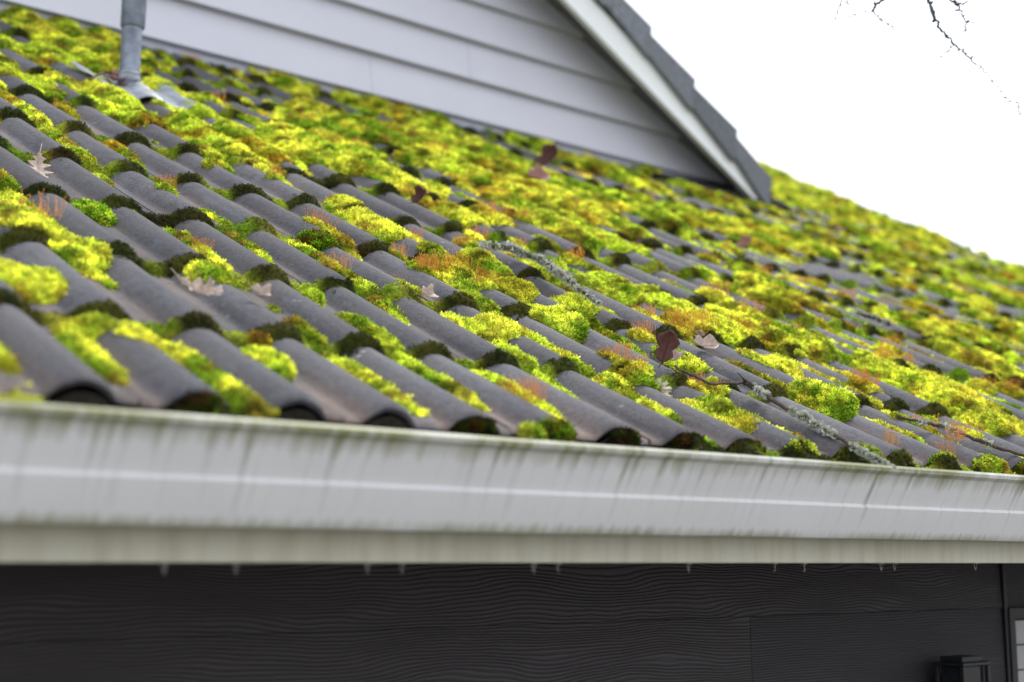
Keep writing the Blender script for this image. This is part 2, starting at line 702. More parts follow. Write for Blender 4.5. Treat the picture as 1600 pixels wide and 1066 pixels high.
# dark closure under the first course, following the rolls
cl = MB()
xs = np.arange(XL, XR, P / 16)
top = [R(x, .006, float(roll_h((x / P + 8.5) % 1 - .5)) - HR - .016 + EL * .8) for x in xs]
bot = [R(x, .006, -.11) for x in xs]
n = len(xs)
cl.add(top + bot, [(i, i + 1, n + i + 1, n + i) for i in range(n - 1)])
hpart(cl, 'eave_closure', M['mortar'], roof)

# ---- gutter, fascia, soffit
gut = [(.026, -.030), (.026, -.163), (-.036, -.163), (-.0405, -.157), (-.0660, -.1085), (-.0635, -.1050), (-.0622, -.1025), (-.0930, -.0500), (-.0990, -.0470),
       (-.1030, -.0440), (-.1040, -.0380), (-.1000, -.0335), (-.0930, -.0325), (-.0870, -.0350)]
inn = [(-.0880, -.0370), (-.0935, -.0355), (-.0985, -.0370), (-.0990, -.0430), (-.0900, -.0480), (-.0590, -.1020), (-.0630, -.1095), (-.0390, -.1550), (-.0350, -.160), (.0245, -.160), (.0245, -.030)]
gb = MB()
poly = [Vector((XL - .05, y, z + ZE)) for y, z in gut + inn]
nP = len(poly)
L = 9.0
ns = 120
rows = []
for i in range(ns + 1):
    x = XL - .05 + L * i / ns
    wob = .0016 * math.sin(x * 2.3) + .0010 * math.sin(x * 7.1 + 1)
    rows.append([Vector((x, p.y + wob * (1 if p.y < 0 else 0), p.z + wob * .4)) for p in poly])
gb.add([v for r in rows for v in r], [(i * nP + k, (i + 1) * nP + k, (i + 1) * nP + (k + 1) % nP, i * nP + (k + 1) % nP) for i in range(ns) for k in range(nP)])
gutter = hpart(gb, 'gutter', M['gutter'])
gutter['label'] = 'white gutter with green and brown drip stains'
gutter.data.polygons.foreach_set('use_smooth', [True] * len(gutter.data.polygons))
gutter.data.set_sharp_from_angle(angle=math.radians(25))
db = MB()
for i in range(60):
    pass
db.add([(XL, .022, ZE - .075), (XR + .3, .022, ZE - .075), (XR + .3, -.060, ZE - .09), (XL, -.060, ZE - .09)], [(0, 1, 2, 3)])
hpart(db, 'gutter_sludge', M['dark'], gutter)
fb = MB()
fb.box(XL - .05, XR + .25, .030, .052, ZE - .207, ZE - .030)
hpart(fb, 'fascia_board', M['fascia'], None, False, .003)
WY = .50                                                    # front wall plane
so = MB()
so.box(XL - .05, XR, .053, WY + .02, ZE - .192, ZE - .180)
hpart(so, 'soffit', M['soffit'])

# ---- front wall with wide wood-grain boards
wl = MB()
wl.box(XL + .2, XR - .3, WY + .014, WY + .16, 0.0, ZE - .181)
front = hpart(wl, 'front_wall', M['deck'])
z0 = ZE - .323


def board(x0, x1, za, zb, y, th, mat, parent, name='siding_board', cut=None, lap=.012):
    """one lapped board: bottom edge proud by lap, top edge tucked in"""
    mb = MB()
    pts = []
    xr_b = x1 if cut is None else min(x1, cut(za))
    xr_t = x1 if cut is None else min(x1, cut(zb))
    if xr_b - x0 < .02:
        return None
    xr_t = max(xr_t, x0 + .002)
    f = [(x0, y - lap, za), (xr_b, y - lap, za), (xr_t, y - .002, zb), (x0, y - .002, zb)]
    b = [(p[0], y + .0115, p[2]) for p in f]
    mb.add(f + b, [(0, 1, 2, 3), (7, 6, 5, 4), (0, 4, 5, 1), (1, 5, 6, 2), (2, 6, 7, 3), (3, 7, 4, 0)])
    return hpart(mb, name, mat, parent)


jx = .727
zb_top = ZE - .193
board(XL + .2, 1.752, z0, zb_top, WY, 0, M['dark_siding'], front, lap=.006)
rows_z = [z0]
for i in range(9):
    zt = z0 - i * .205
    zb_ = max(zt - .205, .02)
    if zt < .1:
        break
    j = jx if i == 0 else (jx + (-1) ** i * .55)
    board(XL + .2, j - .0008, zb_, zt - .0012, WY, 0, M['dark_siding'], front, lap=.006)
    if i == 0:
        board(j + .0008, 1.752, zb_, zt - .0012, WY, 0, M['dark_siding_b'], front, lap=.006)
    else:
        board(j + .0008, 1.752 if i < 6 else 5.9, zb_, zt - .0012, WY, 0, M['dark_siding_b'], front, lap=.006)
# right of the boards: a dark corner trim and the window
ct = MB()
ct.box(1.754, 1.768, WY - .012, WY + .0145, .02, ZE - .194)
hpart(ct, 'window_casing', M['frame'], front)
wtop = on_y(1590, 950, WY - .01).z
whd = wtop - on_y(1590, 967, WY - .01).z
win = MB()
win.box(1.770, 1.796, WY - .016, WY + .05, .75, wtop)
win.box(1.796, 2.95, WY - .016, WY + .05, wtop - whd, wtop)
win.box(1.796, 2.95, WY - .016, WY + .05, .75, .79)
win.box(2.95, 3.0, WY - .016, WY + .05, .75, wtop)
win = hpart(win, 'window', M['frame'])
zt = wtop - whd - .003
bi = 0
while zt > .80:
    sl = MB()
    sl.box(1.798, 2.944, WY - .010, WY + .006, zt - .064, zt - .002)
    o = sl.build('blind_slat', M['blind'], win)
    zt -= .066
    bi += 1
uw = MB()
uw.box(3.002, XR - .3, WY, WY + .0135, .02, ZE - .194)
uw.box(1.769, 3.002, WY + .001, WY + .0135, wtop + .002, ZE - .194)
hpart(uw, 'wall_panel', M['dark_siding_b'], front)
# other walls close the house body
ow = MB()
zw = ZE - .17
ow.box(XR - .45, XR - .3, WY + .17, 12.0, 0, zw + .2)
ow.box(XL + .2, XL + .35, WY + .17, 12.0, 0, zw + .2)
ow.box(XL + .36, XR - .46, 11.8, 12.0, 0, zw)
hpart(ow, 'side_wall', M['dark_siding_b'])
rb = MB()                                                  # rake board under the far roof end
q0, q1 = R(XR - .06, .03, -.06), R(XR - .06, SM, -.06)
rb.prism([q0, q1, q1 - Vector((0, 0, .16)), q0 - Vector((0, 0, .13))], (.022, 0, 0))
hpart(rb, 'rake_board', M['white'])

# ------------------------------------------------------------------ cross gable
YG, YB = 3.179, 2.955
# lower edge of the barge board from two sight lines on its plane
A, B = on_y(880, 0, YB), on_y(1152, 286, YB)
SLP = (B.z - A.z) / (B.x - A.x)
AP = .5                                                     # ridge x


def zlow(x):
    return A.z + SLP * (x - A.x)


U_ = on_y(927, 0, YB)
BH = U_.z - zlow(U_.x)                                      # barge board height measured upright
xe = on_y(1192, 296, YB).x
gz = ZE + 1.690
gw = MB()
zc = zlow(AP) + BH - .02
xw = A.x + (gz - .1 - BH + .02 - A.z) / SLP + .0
gw.prism([(AP - (xw - AP), YG + .0135, gz - .1), (xw, YG + .0135, gz - .1), (AP, YG + .0135, zc)], (0, .12, 0))
gable = hpart(gw, 'gable_wall', M['soffit'])


def cut(z):
    return A.x + (z - BH + .020 - A.z) / SLP


def cutl(z):
    return 2 * AP - cut(z)


joints = {0: [1.503], 1: [2.03], 2: [-.7, 1.2], 3: [.6], 4: [1.9], 5: [1.1], 6: [.2]}
LAP = .1857
for k in range(10):
    za = ZE + 1.745 + LAP * k
    zb = za + LAP - .0015
    if za > zc - .06:
        break
    xl = max(-1.6, cutl(za) if cutl(za) > -1.6 else -1.6)
    xs_ = [xl] + joints.get(k, []) + [9]
    for x0, x1 in zip(xs_[:-1], xs_[1:]):
        if x0 < cut(za) - .05:
            board(x0 + .001, x1 - .001, za, zb, YG, 0, M['gable'], gable, cut=cut, lap=.034)
st_ = MB()
st_.box(-1.7, cut(gz) - .01, YG - .004, YG + .013, gz - .06, ZE + 1.7435)
hpart(st_, 'starter_strip', M['gable'], gable)
fl = MB()
fl.box(-1.7, xe - .30, YG - .034, YG - .0045, gz - .13, ZE + 1.712)
hpart(fl, 'wall_flashing', M['lead'], gable)
# gable soffit and barge board
slo = Vector((1, 0, SLP)).normalized()
gs = MB()
x0 = AP
gs.prism([(x0, YB + .024, zlow(x0) + BH - .016), (xe - .03, YB + .024, zlow(xe - .03) + BH - .016), (xe - .03, YB + .024, zlow(xe - .03) + BH - .002), (x0, YB + .024, zlow(x0) + BH - .002)], (0, YG - YB + .0, 0))
hpart(gs, 'gable_soffit', M['soffit'])
bb = MB()
bb.prism([(x0, YB, zlow(x0)), (xe, YB, zlow(xe)), (xe, YB, zlow(xe) + BH), (x0, YB, zlow(x0) + BH)], (0, .022, 0))
barge = hpart(bb, 'barge_board', M['white'], None, False, .003)
mo = MB()
mo.prism([(x0, YB - .012, zlow(x0) - .004), (xe - .02, YB - .012, zlow(xe - .02) - .004), (xe - .02, YB - .012, zlow(xe - .02) + .014), (x0, YB - .012, zlow(x0) + .014)], (0, .0115, 0))
hpart(mo, 'moulding', M['white'], barge)
# roof of the cross gable: slab back to the main slope, cloaked verge tiles on its edge
ds = MB()
tn = math.tan(TH)
zs = lambda x: zlow(x) + BH + .012


def back_y(x):
    return (zs(x) - ZE) / tn + .1


f4 = [(AP, YB + .03, zs(AP)), (xe, YB + .03, zs(xe)), (xe, back_y(xe), zs(xe)), (AP, back_y(AP), zs(AP))]
f4 = [Vector(p) for p in f4]
ds.add(f4 + [p - Vector((0, 0, .010)) for p in f4], [(0, 1, 2, 3), (7, 6, 5, 4), (0, 4, 5, 1), (1, 5, 6, 2), (2, 6, 7, 3), (3, 7, 4, 0)])
mir = [Vector((2 * AP - p.x, p.y, p.z)) for p in f4]
ds.add(mir + [p - Vector((0, 0, .010)) for p in mir], [(3, 2, 1, 0), (4, 5, 6, 7), (1, 5, 4, 0), (2, 6, 5, 1), (3, 7, 6, 2), (0, 4, 7, 3)])
dorm = hpart(ds, 'gable_roof', M['verge'])
noses = [(1207, 279), (1154, 203), (1088, 124), (1020, 42)]
YT = YB - .030
nx = [on_y(px, py, YT) for px, py in noses]
gx = (nx[0].x - nx[3].x) / 3
nsl = (nx[3].z - nx[1].z) / (nx[3].x - nx[1].x)
fl_h = .165
for k in range(9):
    xn = nx[0].x - gx * k if k > 3 else nx[k].x
    zn = nx[3].z + nsl * (xn - nx[3].x) if k > 3 else nx[k].z
    if xn - gx < AP - .2:
        break
    rr = random.Random(k + 90)
    e = rr.uniform(-.006, .006)
    Ld = gx * 1.12
    sv = Vector((-1, 0, -nsl))
    lift = Vector((0, 0, -.046))
    a = Vector((xn, YT, zn))
    b = a + sv * Ld + lift
    if k < 3:
        b = a + (nx[k + 1] + Vector((0, 0, -.044)) - a) * 1.10
    dn_ = Vector((-.030 + e, 0, -fl_h + e))
    mb = MB()
    # side flange (thick) hanging over the barge board, nose slightly raked
    mb.prism([a + dn_, a, b, b + Vector((0, 0, -fl_h + .046))], (0, .022, 0))
    # top leaf with one roll, running back from the edge
    nsg = 14
    tv = []
    for q in range(nsg + 1):
        y = .002 + .30 * q / nsg
        h = float(roll_h(((y - .07) / .15 + .5) % 1 - .5)) * .8
        tv += [a + Vector((0, y, h - .002)), b + Vector((0, y, h - .002)), a + Vector((-.004, y, h - .022)), b + Vector((0, y, h - .022))]
    fs = []
    for q in range(nsg):
        i, j = 4 * q, 4 * q + 4
        fs += [(i, i + 1, j + 1, j), (i + 2, j + 2, j + 3, i + 3), (i, j, j + 2, i + 2), (i + 1, i + 3, j + 3, j + 1)]
    fs += [(0, 2, 3, 1), (4 * nsg, 4 * nsg + 1, 4 * nsg + 3, 4 * nsg + 2)]
    mb.add(tv, fs)
    hpart(mb, 'verge_tile', M['verge'], dorm, False, .004)
# dark lead apron at the foot of the rake
ap = MB()
APX = [on_roof(px, py, .012) for px, py in ((1020, 270), (1195, 301), (1236, 325), (1120, 301))]
ap.prism([R(x, s_, .016) for x, s_ in APX], EN * -.04)
hpart(ap, 'lead_apron', M['deck'], gable)

# ------------------------------------------------------------------ vent pipe
px0, ps0 = on_roof(203, 146, -.02)
pb = R(px0, ps0, -.05)
tilt = Vector((.025, 0.0, 1)).normalized()
vent = empty('vent_pipe', pb, house)
vent.matrix_parent_inverse = HINV
vent['label'] = 'grey metal vent pipe rising from the roof, with a wider sleeve'


def vpart(mb, name, mat, smooth=True):
    o = mb.build(name, mat, None, smooth)
    o.parent = vent
    o.matrix_parent_inverse = Matrix.Translation(-pb)
    if smooth:
        o.data.set_sharp_from_angle(angle=math.radians(40))
    return o


def up(h):
    return pb + tilt * h


mb = MB()
mb.tube([up(h) for h in (0.0, .1, .2, .33)], .0295, 32)
vpart(mb, 'pipe', M['zinc'])
mb = MB()
mb.tube([up(h) for h in (.232, .236, .40, .62)], [.0325, .0355, .0365, .0365], 32)
vpart(mb, 'sleeve', M['zinc'])
mb = MB()
mb.tube([up(h) for h in (.062, .070, .076, .079, .080, .084, .088, .091)], [.033, .035, .035, .033, .032, .034, .034, .031], 32)
vpart(mb, 'collar', M['lead'])
# lead sheet dressed over the rolls
mb = MB()
nu, ns_ = 44, 14
grid = []
for j in range(ns_ + 1):
    for i in range(nu + 1):
        x = px0 - .135 + .30 * i / nu
        s = ps0 - .115 + .27 * j / ns_
        t = (x / P + 8.5) % 1 - .5
        h = float(roll_h(t)) * .75 - HR + .018 + .003 * math.sin(x * 70 + s * 31) - TT * .15
        if j == 0:
            s += .008 * math.sin(x * 55)
            h -= .004
        dc = math.hypot(x - px0, s - ps0)
        h += .010 * math.exp(-(dc / .040) ** 2)
        grid.append(R(x, s, h))
W1 = nu + 1
mb.add(grid + [p - EN * .003 for p in grid],
       [(j * W1 + i, j * W1 + i + 1, (j + 1) * W1 + i + 1, (j + 1) * W1 + i) for j in range(ns_) for i in range(nu)] +
       [(W1 * (ns_ + 1) + j * W1 + i, W1 * (ns_ + 1) + (j + 1) * W1 + i, W1 * (ns_ + 1) + (j + 1) * W1 + i + 1, W1 * (ns_ + 1) + j * W1 + i + 1) for j in range(ns_) for i in range(nu)] +
       [(i, W1 * (ns_ + 1) + i, W1 * (ns_ + 1) + i + 1, i + 1) for i in range(nu)])
vpart(mb, 'flashing', M['lead'])

# ------------------------------------------------------------------ moss field
fg = bpy.data.node_groups.new('moss_fronds', 'GeometryNodeTree')
fg.interface.new_socket('Geometry', in_out='INPUT', socket_type='NodeSocketGeometry')
fg.interface.new_socket('Geometry', in_out='OUTPUT', socket_type='NodeSocketGeometry')
gn, gl = fg.nodes, fg.links
gi, go = gn.new('NodeGroupInput'), gn.new('NodeGroupOutput')
dp = gn.new('GeometryNodeDistributePointsOnFaces')
dp.distribute_method = 'RANDOM'


def named(nm):
    a = gn.new('GeometryNodeInputNamedAttribute')
    a.data_type = 'FLOAT'
    a.inputs['Name'].default_value = nm
    return a.outputs[0]


gl.new(gi.outputs[0], dp.inputs['Mesh'])
gl.new(named('dens'), dp.inputs['Density'])
jn = gn.new('GeometryNodeJoinGeometry')
for k in range(5):                          # a sprig of five pointed leaflets
    co = gn.new('GeometryNodeMeshGrid')
    ln_ = .0075 + .0015 * (k % 3)
    co.inputs['Size X'].default_value = .0024
    co.inputs['Size Y'].default_value = ln_
    co.inputs['Vertices X'].default_value = 2
    co.inputs['Vertices Y'].default_value = 2
    t0 = gn.new('GeometryNodeTransform')
    t0.inputs['Translation'].default_value = (0, ln_ * .5, 0)
    gl.new(co.outputs['Mesh'], t0.inputs[0])
    tr = gn.new('GeometryNodeTransform')
    tr.inputs['Rotation'].default_value = ((1.35 if k == 0 else .45 + .22 * (k % 3)), 0, k * 2 * math.pi / 5 + .3)
    gl.new(t0.outputs[0], tr.inputs[0])
    gl.new(tr.outputs[0], jn.inputs[0])
sm = gn.new('GeometryNodeSetMaterial')
sm.inputs['Material'].default_value = M['frond']
gl.new(jn.outputs[0], sm.inputs[0])
ip = gn.new('GeometryNodeInstanceOnPoints')
gl.new(dp.outputs['Points'], ip.inputs['Points'])
gl.new(sm.outputs[0], ip.inputs['Instance'])
rv = gn.new('FunctionNodeRandomValue')
rv.data_type = 'FLOAT_VECTOR'
rv.inputs[0].default_value = (-.55, -.55, 0)
rv.inputs[1].default_value = (.55, .55, 6.28)
ro = gn.new('FunctionNodeRotateRotation')
ro.rotation_space = 'LOCAL'
gl.new(dp.outputs['Rotation'], ro.inputs[0])
gl.new(rv.outputs[0], ro.inputs[1])
gl.new(ro.outputs[0], ip.inputs['Rotation'])
rs_ = gn.new('FunctionNodeRandomValue')
rs_.data_type = 'FLOAT'
rs_.inputs[2].default_value = .65
rs_.inputs[3].default_value = 1.35
mu = gn.new('ShaderNodeMath')
mu.operation = 'MULTIPLY'
gl.new(rs_.outputs[1], mu.inputs[0])
gl.new(named('fsc'), mu.inputs[1])
gl.new(mu.outputs[0], ip.inputs['Scale'])
jo = gn.new('GeometryNodeJoinGeometry')
gl.new(gi.outputs[0], jo.inputs[0])
gl.new(ip.outputs[0], jo.inputs[0])
gl.new(jo.outputs[0], go.inputs[0])


def fronds(o, col, dens, fsc):
    me = o.data
    at = me.attributes.new('mcol', 'FLOAT_COLOR', 'POINT')
    c4 = np.ones((len(me.vertices), 4), np.float32)
    c4[:, :3] = col
    at.data.foreach_set('color', c4.ravel())
    for nm, v in (('dens', dens), ('fsc', fsc)):
        at = me.attributes.new(nm, 'FLOAT', 'POINT')
        at.data.foreach_set('value', np.ascontiguousarray(np.broadcast_to(v, len(me.vertices)), np.float32))
    md = o.modifiers.new('fronds', 'NODES')
    md.node_group = fg


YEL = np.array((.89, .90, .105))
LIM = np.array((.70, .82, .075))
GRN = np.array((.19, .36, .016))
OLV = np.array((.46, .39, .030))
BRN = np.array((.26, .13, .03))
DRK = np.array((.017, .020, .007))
ORG = np.array((.62, .27, .022))


def lerp(a, b, t):
    t = np.asarray(t)[..., None]
    return a * (1 - t) + b * t


# mounds picked off the photograph: pixel, half width, half length, height, tint
MOUNDS = [(60, 345, .060, .075, .034, 'Y'), (35, 415, .065, .085, .030, 'Y'), (130, 372, .050, .050, .036, 'Y'), (235, 520, .045, .050, .016, 'Y'), (140, 492, .040, .030, .020, 'L'),
          (700, 400, .055, .085, .030, 'G'), (760, 405, .070, .085, .040, 'G'), (800, 440, .060, .070, .034, 'O'), (715, 430, .030, .075, .022, 'Y'), (855, 408, .05, .06, .034, 'G'),
          (870, 485, .070, .075, .036, 'Y'), (900, 465, .05, .06, .030, 'Y'), (735, 492, .055, .045, .022, 'L'), (780, 505, .05, .06, .018, 'Y'), (550, 320, .05, .09, .020, 'Y'),
          (600, 350, .05, .10, .018, 'Y'), (1000, 580, .06, .05, .034, 'O'), (1110, 625, .07, .05, .030, 'G'), (1150, 650, .06, .05, .024, 'O'), (1070, 560, .03, .08, .018, 'Y'),
          (960, 440, .07, .09, .034, 'L'), (1010, 450, .07, .08, .034, 'L'), (1060, 475, .08, .10, .034, 'Y'), (1130, 505, .09, .10, .034, 'Y'), (1210, 560, .07, .10, .03, 'Y'),
          (1280, 610, .06, .07, .040, 'Y'), (1310, 630, .05, .04, .036, 'G'), (1460, 595, .14, .13, .050, 'Y'), (1390, 570, .10, .10, .040, 'Y'), (1540, 640, .12, .11, .050, 'Y'), (1500, 620, .12, .10, .050, 'Y'),
          (1420, 650, .05, .03, .028, 'G'), (250, 130, .14, .08, .034, 'Y'), (300, 165, .12, .08, .030, 'L'), (390, 205, .10, .10, .030, 'Y'), (440, 225, .12, .10, .03, 'Y'), (540, 235, .12, .10, .036, 'L'),
          (60, 75, .14, .10, .026, 'L'), (130, 65, .16, .10, .026, 'Y'), (30, 110, .10, .09, .024, 'L'), (120, 125, .08, .09, .022, 'Y'), (160, 155, .05, .08, .018, 'Y'), (330, 420, .03, .05, .016, 'G'),
          (890, 350, .16, .12, .034, 'Y'), (950, 370, .14, .12, .03, 'L'), (640, 280, .12, .10, .03, 'Y'), (720, 330, .06, .12, .022, 'Y')]


STK = [(45, 325, 1.5), (262, 275, .8), (498, 345, 1.1), (526, 412, .9), (735, 285, 1.4), (715, 275, 1.2), (782, 335, 1.5), (760, 325, 1.3), (625, 385, .7), (652, 358, .8), (1015, 478, 1.0), (1058, 492, 1.0),
       (1090, 592, .8), (965, 556, 1.1), (1000, 560, .9), (1155, 500, 1.2), (1240, 432, 1.4), (1270, 432, 1.2), (1190, 425, 1.0), (815, 612, 1.0), (830, 630, .7), (1490, 690, .8), (1390, 690, .6), (1350, 595, 1.0), (1500, 455, 1.5),
       (1540, 440, 1.4), (560, 220, 1.2), (860, 300, 1.5), (970, 340, 1.3), (1000, 300, 1.8), (320, 375, .6), (300, 85, 1.0), (1120, 590, .8), (1420, 380, 1.9), (1530, 540, 1.2), (1480, 700, .6), (690, 235, 1.5), (900, 400, 1.0),
       (1130, 380, 1.4), (1320, 460, 1.2), (1390, 540, 1.1), (1580, 600, 1.0), (340, 150, 1.1), (480, 190, 1.2), (600, 200, 1.3), (100, 155, .7), (430, 270, .7)]
_r = random.Random(77)
STK += [(x_, y_, _r.uniform(.8, 1.5)) for x_, y_ in ((_r.uniform(640, 1590), _r.uniform(.18, .95)) for _ in range(34)) for y_ in [250 + (x_ - 640) * .22 + y_ * (170 + (x_ - 640) * .09)]]
MOUNDS += [(px, py + 5, .030 * sc, .042 * sc, .013 + .006 * sc, 'O' if k % 2 else 'Y') for k, (px, py, sc) in enumerate(STK)]


def moss_patch(x0, x1, s0, s1, step, mask):
    xs, ss = np.arange(x0, x1 + step * .5, step), np.arange(s0, s1 + step * .5, step)
    X, Sg = np.meshgrid(xs, ss)
    nx_, ny_ = len(xs), len(ss)
    wx = X + .012 * (vn(X * 14, Sg * 14, 31) - .5)
    t = (X / P + 8.5) % 1 - .5
    rh = roll_h(t) - HR
    row = Sg / G
    fr = row - np.floor(row)
    T = rh - TT * fr + EL * np.clip(1 - row, 0, 1.1)
    dn = (row - np.round(row)) * G
    roundrow = np.round(row)
    d = X * .52 + Sg * .42 - .66
    D = sstep(-.28, .55, d)
    # moss along the course edges
    an = fbm(X * 9, roundrow * 3.7 + 40, 3, 2)
    an2 = fbm(X * 26, roundrow * 5.1 + 10, 2, 9)
    amp = (an - .42) * .050 + (an2 - .5) * .016 + .004 * D + .007
    amp = amp + .006 * np.exp(-((.5 - np.abs(t)) / .14) ** 2)
    amp = np.where(roundrow < .5, amp - .03 + .012 * (X > 0), amp)
    amp = np.clip(amp, -.03, .0005 + .004 * D)
    wob = .018 * (vn(X * 17, roundrow * 2.0, 4) - .5)
    lowr = .008 + .020 * vn(X * 13, roundrow * 7, 5)
    below = rh + EL * np.clip(1 - row, 0, 1.1) - TT * .97 + (TT * .9 + np.maximum(amp, -.02)) * np.exp(-(np.abs(np.minimum(dn, 0)) / lowr) ** 3) - .001
    above = T + (np.maximum(amp, -.02) + .004) * np.exp(-(np.maximum(dn + wob, 0) / .014) ** 2) - .004
    nose = np.where(dn < 0, below, above)
    nose = np.where(amp < -.011, T - .02, nose)
    # moss creeping along the channels
    cn = fbm(X * 6.67, Sg * 4.3, 3, 21)
    chn = np.exp(-((.5 - np.abs(t + .05 * (vn(X * 20, Sg * 20, 8) - .5))) / .15) ** 2)
    chm = T + (.020 * np.clip((cn - .495 + .07 * D) * 6, -1, 1)) * chn - .005
    # carpets
    big = fbm(X * 4.2 + .8 * vn(X * 3, Sg * 3, 3), Sg * 2.6, 4, 14)
    thr = .825 - .285 * D
    big = big + .22 * (fbm(X * 15, Sg * 8, 3, 24) - .5)
    car = np.clip((big - thr) * 8, -1, 1.0)
    rs2 = -HR + .004 + (rh + HR) * .86
    cpt = rs2 - TT * fr * .7 + .013 * car - .010 * (car < 0)
    mt = np.zeros(X.shape + (6,))
    mnd = np.full(X.shape, -1.0)
    for (px, py, hx, hs, hh, tint) in MOUNDS:
        cx, cs = on_roof(px, py, hh * .4 - .01)
        if cx < x0 - .3 or cx > x1 + .3 or cs < s0 - .3 or cs > s1 + .3:
            continue
        q = ((X - cx) / hx) ** 2 + ((Sg - cs) / hs) ** 2
        q = q * (.75 + .5 * vn(X * 22, Sg * 22, 61)) + .25 * (fbm(X * 40, Sg * 40, 2, 5) - .5)
        v = np.clip(1 - q, -1, 1)
        b = rs2 * .9 - TT * fr * .6 + .44 * hh * np.sign(v) * np.sqrt(np.abs(v)) - .004
        mnd = np.where(v > -.2, np.maximum(mnd, b), mnd)
        idx = 'YLGOBD'.index(tint)
        mt[..., idx] = np.maximum(mt[..., idx], np.clip(v * 1.6 + .3, 0, 1))
    Mx = np.maximum(np.maximum(nose, chm), np.maximum(cpt, mnd))
    th = Mx - T
    isn0 = (np.abs(dn) < .05) & (nose >= np.maximum(cpt, mnd) - .002)
    thick = np.clip(th / .03, 0, 1) * np.where(isn0, .45, 1.0)
    lump = domes(wx * 46, Sg * 34, 3) - .55
    lump2 = domes(wx * 110, Sg * 95, 5) - .6
    H = th + thick * (lump * .010 + lump2 * .006) + (fbm(X * 95, Sg * 95, 2, 8) - .5) * .007
    H = np.where(th < -.003, np.minimum(H, th), H)
    if mask is not None:
        H = np.where(mask(X, Sg), H, -.02)
    # tints: species come in patches
    sp = fbm(X * 5.5, Sg * 5.5, 4, 40)
    sp2 = fbm(X * 15, Sg * 13, 3, 52)
    sp3 = fbm(X * 9, Sg * 9, 3, 77)
    col = lerp(YEL[None, None], LIM[None, None], sstep(.45, .60, sp))
    col = lerp(col, GRN[None, None], sstep(.49, .62, sp2) * .85)
    col = lerp(col, OLV[None, None], sstep(.60, .71, sp3) * .7)
    col = lerp(col, BRN[None, None], sstep(.58, .72, fbm(X * 21, Sg * 21, 3, 90)) * .75)
    col = lerp(col, ORG[None, None], sstep(.63, .73, fbm(X * 7 + 3, Sg * 7, 3, 120)) * .4)
    col = lerp(col, GRN[None, None] * .6, sstep(.58, .70, fbm(X * 34, Sg * 30, 2, 130)) * .65)
    for i, cc in enumerate((YEL, LIM, GRN, OLV)):
        col = lerp(col, cc[None, None], mt[..., i] * (.65 if i != 2 else .5) * sstep(.25, .55, fbm(X * 18, Sg * 18, 2, 33 + i)))
    # dark moss on the tile edges, its near-black tone also painting the noses' shade
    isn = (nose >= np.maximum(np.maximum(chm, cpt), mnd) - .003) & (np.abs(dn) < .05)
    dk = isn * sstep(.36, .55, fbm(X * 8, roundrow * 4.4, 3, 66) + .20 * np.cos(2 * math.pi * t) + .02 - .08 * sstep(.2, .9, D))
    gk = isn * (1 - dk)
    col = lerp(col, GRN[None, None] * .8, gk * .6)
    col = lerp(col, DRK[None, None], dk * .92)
    # mesh
    keep_v = H > -.004
    base = O0
    zz = T + np.where(keep_v, H, -.012)
    ex, es, en = np.array(EX), np.array(ES), np.array(EN)
    V = np.array(base) + X[..., None] * ex + Sg[..., None] * es + zz[..., None] * en
    kq = keep_v[:-1, :-1] | keep_v[1:, :-1] | keep_v[:-1, 1:] | keep_v[1:, 1:]
    I = np.arange(nx_ * ny_).reshape(ny_, nx_)
    Q = np.stack([I[:-1, :-1][kq], I[:-1, 1:][kq], I[1:, 1:][kq], I[1:, :-1][kq]], 1)
    used = np.unique(Q)
    rm = np.full(nx_ * ny_, -1)
    rm[used] = np.arange(len(used))
    V = V.reshape(-1, 3)[used]
    dep = (V - np.array(CAM)) @ np.array(FW)
    Hk = H.reshape(-1)[used]
    dens = np.where(Hk > -.001, 1.0, 0.0) * np.where(isn.reshape(-1)[used], .8, 1.0)
    fs_ = np.where(isn.reshape(-1)[used], .52, 1.0)
    return V, rm[Q], col.reshape(-1, 3)[used], dens, dep, fs_


def not_under_gable(X, Sg):
    fl_in = (np.abs(X - px0 - .01) < .135 + .03 * (vn(X * 20, Sg * 20, 3) - .5)) & (Sg > ps0 - .125) & (Sg < ps0 + .03)
    Y = Sg * math.cos(TH)
    ap_in = (X > APX[3][0] - .15) & (X < APX[2][0]) & (Sg > APX[3][1] - .02 + (X - APX[3][0]) * (APX[2][1] - APX[3][1]) / (APX[2][0] - APX[3][0])) & (Sg < APX[1][1] + .1)
    return ((Y < 3.16) & ~ap_in & ~fl_in) | (X > 3.95 - (Y - 3.16) * .2)


parts = [moss_patch(-1.55, 2.0, -.03, 1.8, .0045, None),
         moss_patch(2.0, 6.31, 0.0, 1.8, .010, None),
         moss_patch(-1.1, 3.2, 1.8, 3.74, .008, not_under_gable),
         moss_patch(3.2, 6.31, 1.8, 6.9, .011, not_under_gable)]
VV, QQ, CC, DD, PP, FF = [], [], [], [], [], []
b = 0
for V, Q, c, dn_, dp_, f_ in parts:
    FF.append(f_)
    VV.append(V)
    QQ.append(Q + b)
    CC.append(c)
    DD.append(dn_)
    PP.append(dp_)
    b += len(V)
FF = np.concatenate(FF)
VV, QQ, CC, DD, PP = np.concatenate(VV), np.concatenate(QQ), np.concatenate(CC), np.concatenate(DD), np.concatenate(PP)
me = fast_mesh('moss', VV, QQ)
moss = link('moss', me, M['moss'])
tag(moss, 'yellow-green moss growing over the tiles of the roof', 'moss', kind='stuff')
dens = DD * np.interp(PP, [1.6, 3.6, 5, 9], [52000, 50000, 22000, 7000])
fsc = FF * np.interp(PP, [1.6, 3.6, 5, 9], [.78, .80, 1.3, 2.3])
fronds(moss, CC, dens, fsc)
print('moss verts', len(VV), 'quads', len(QQ))

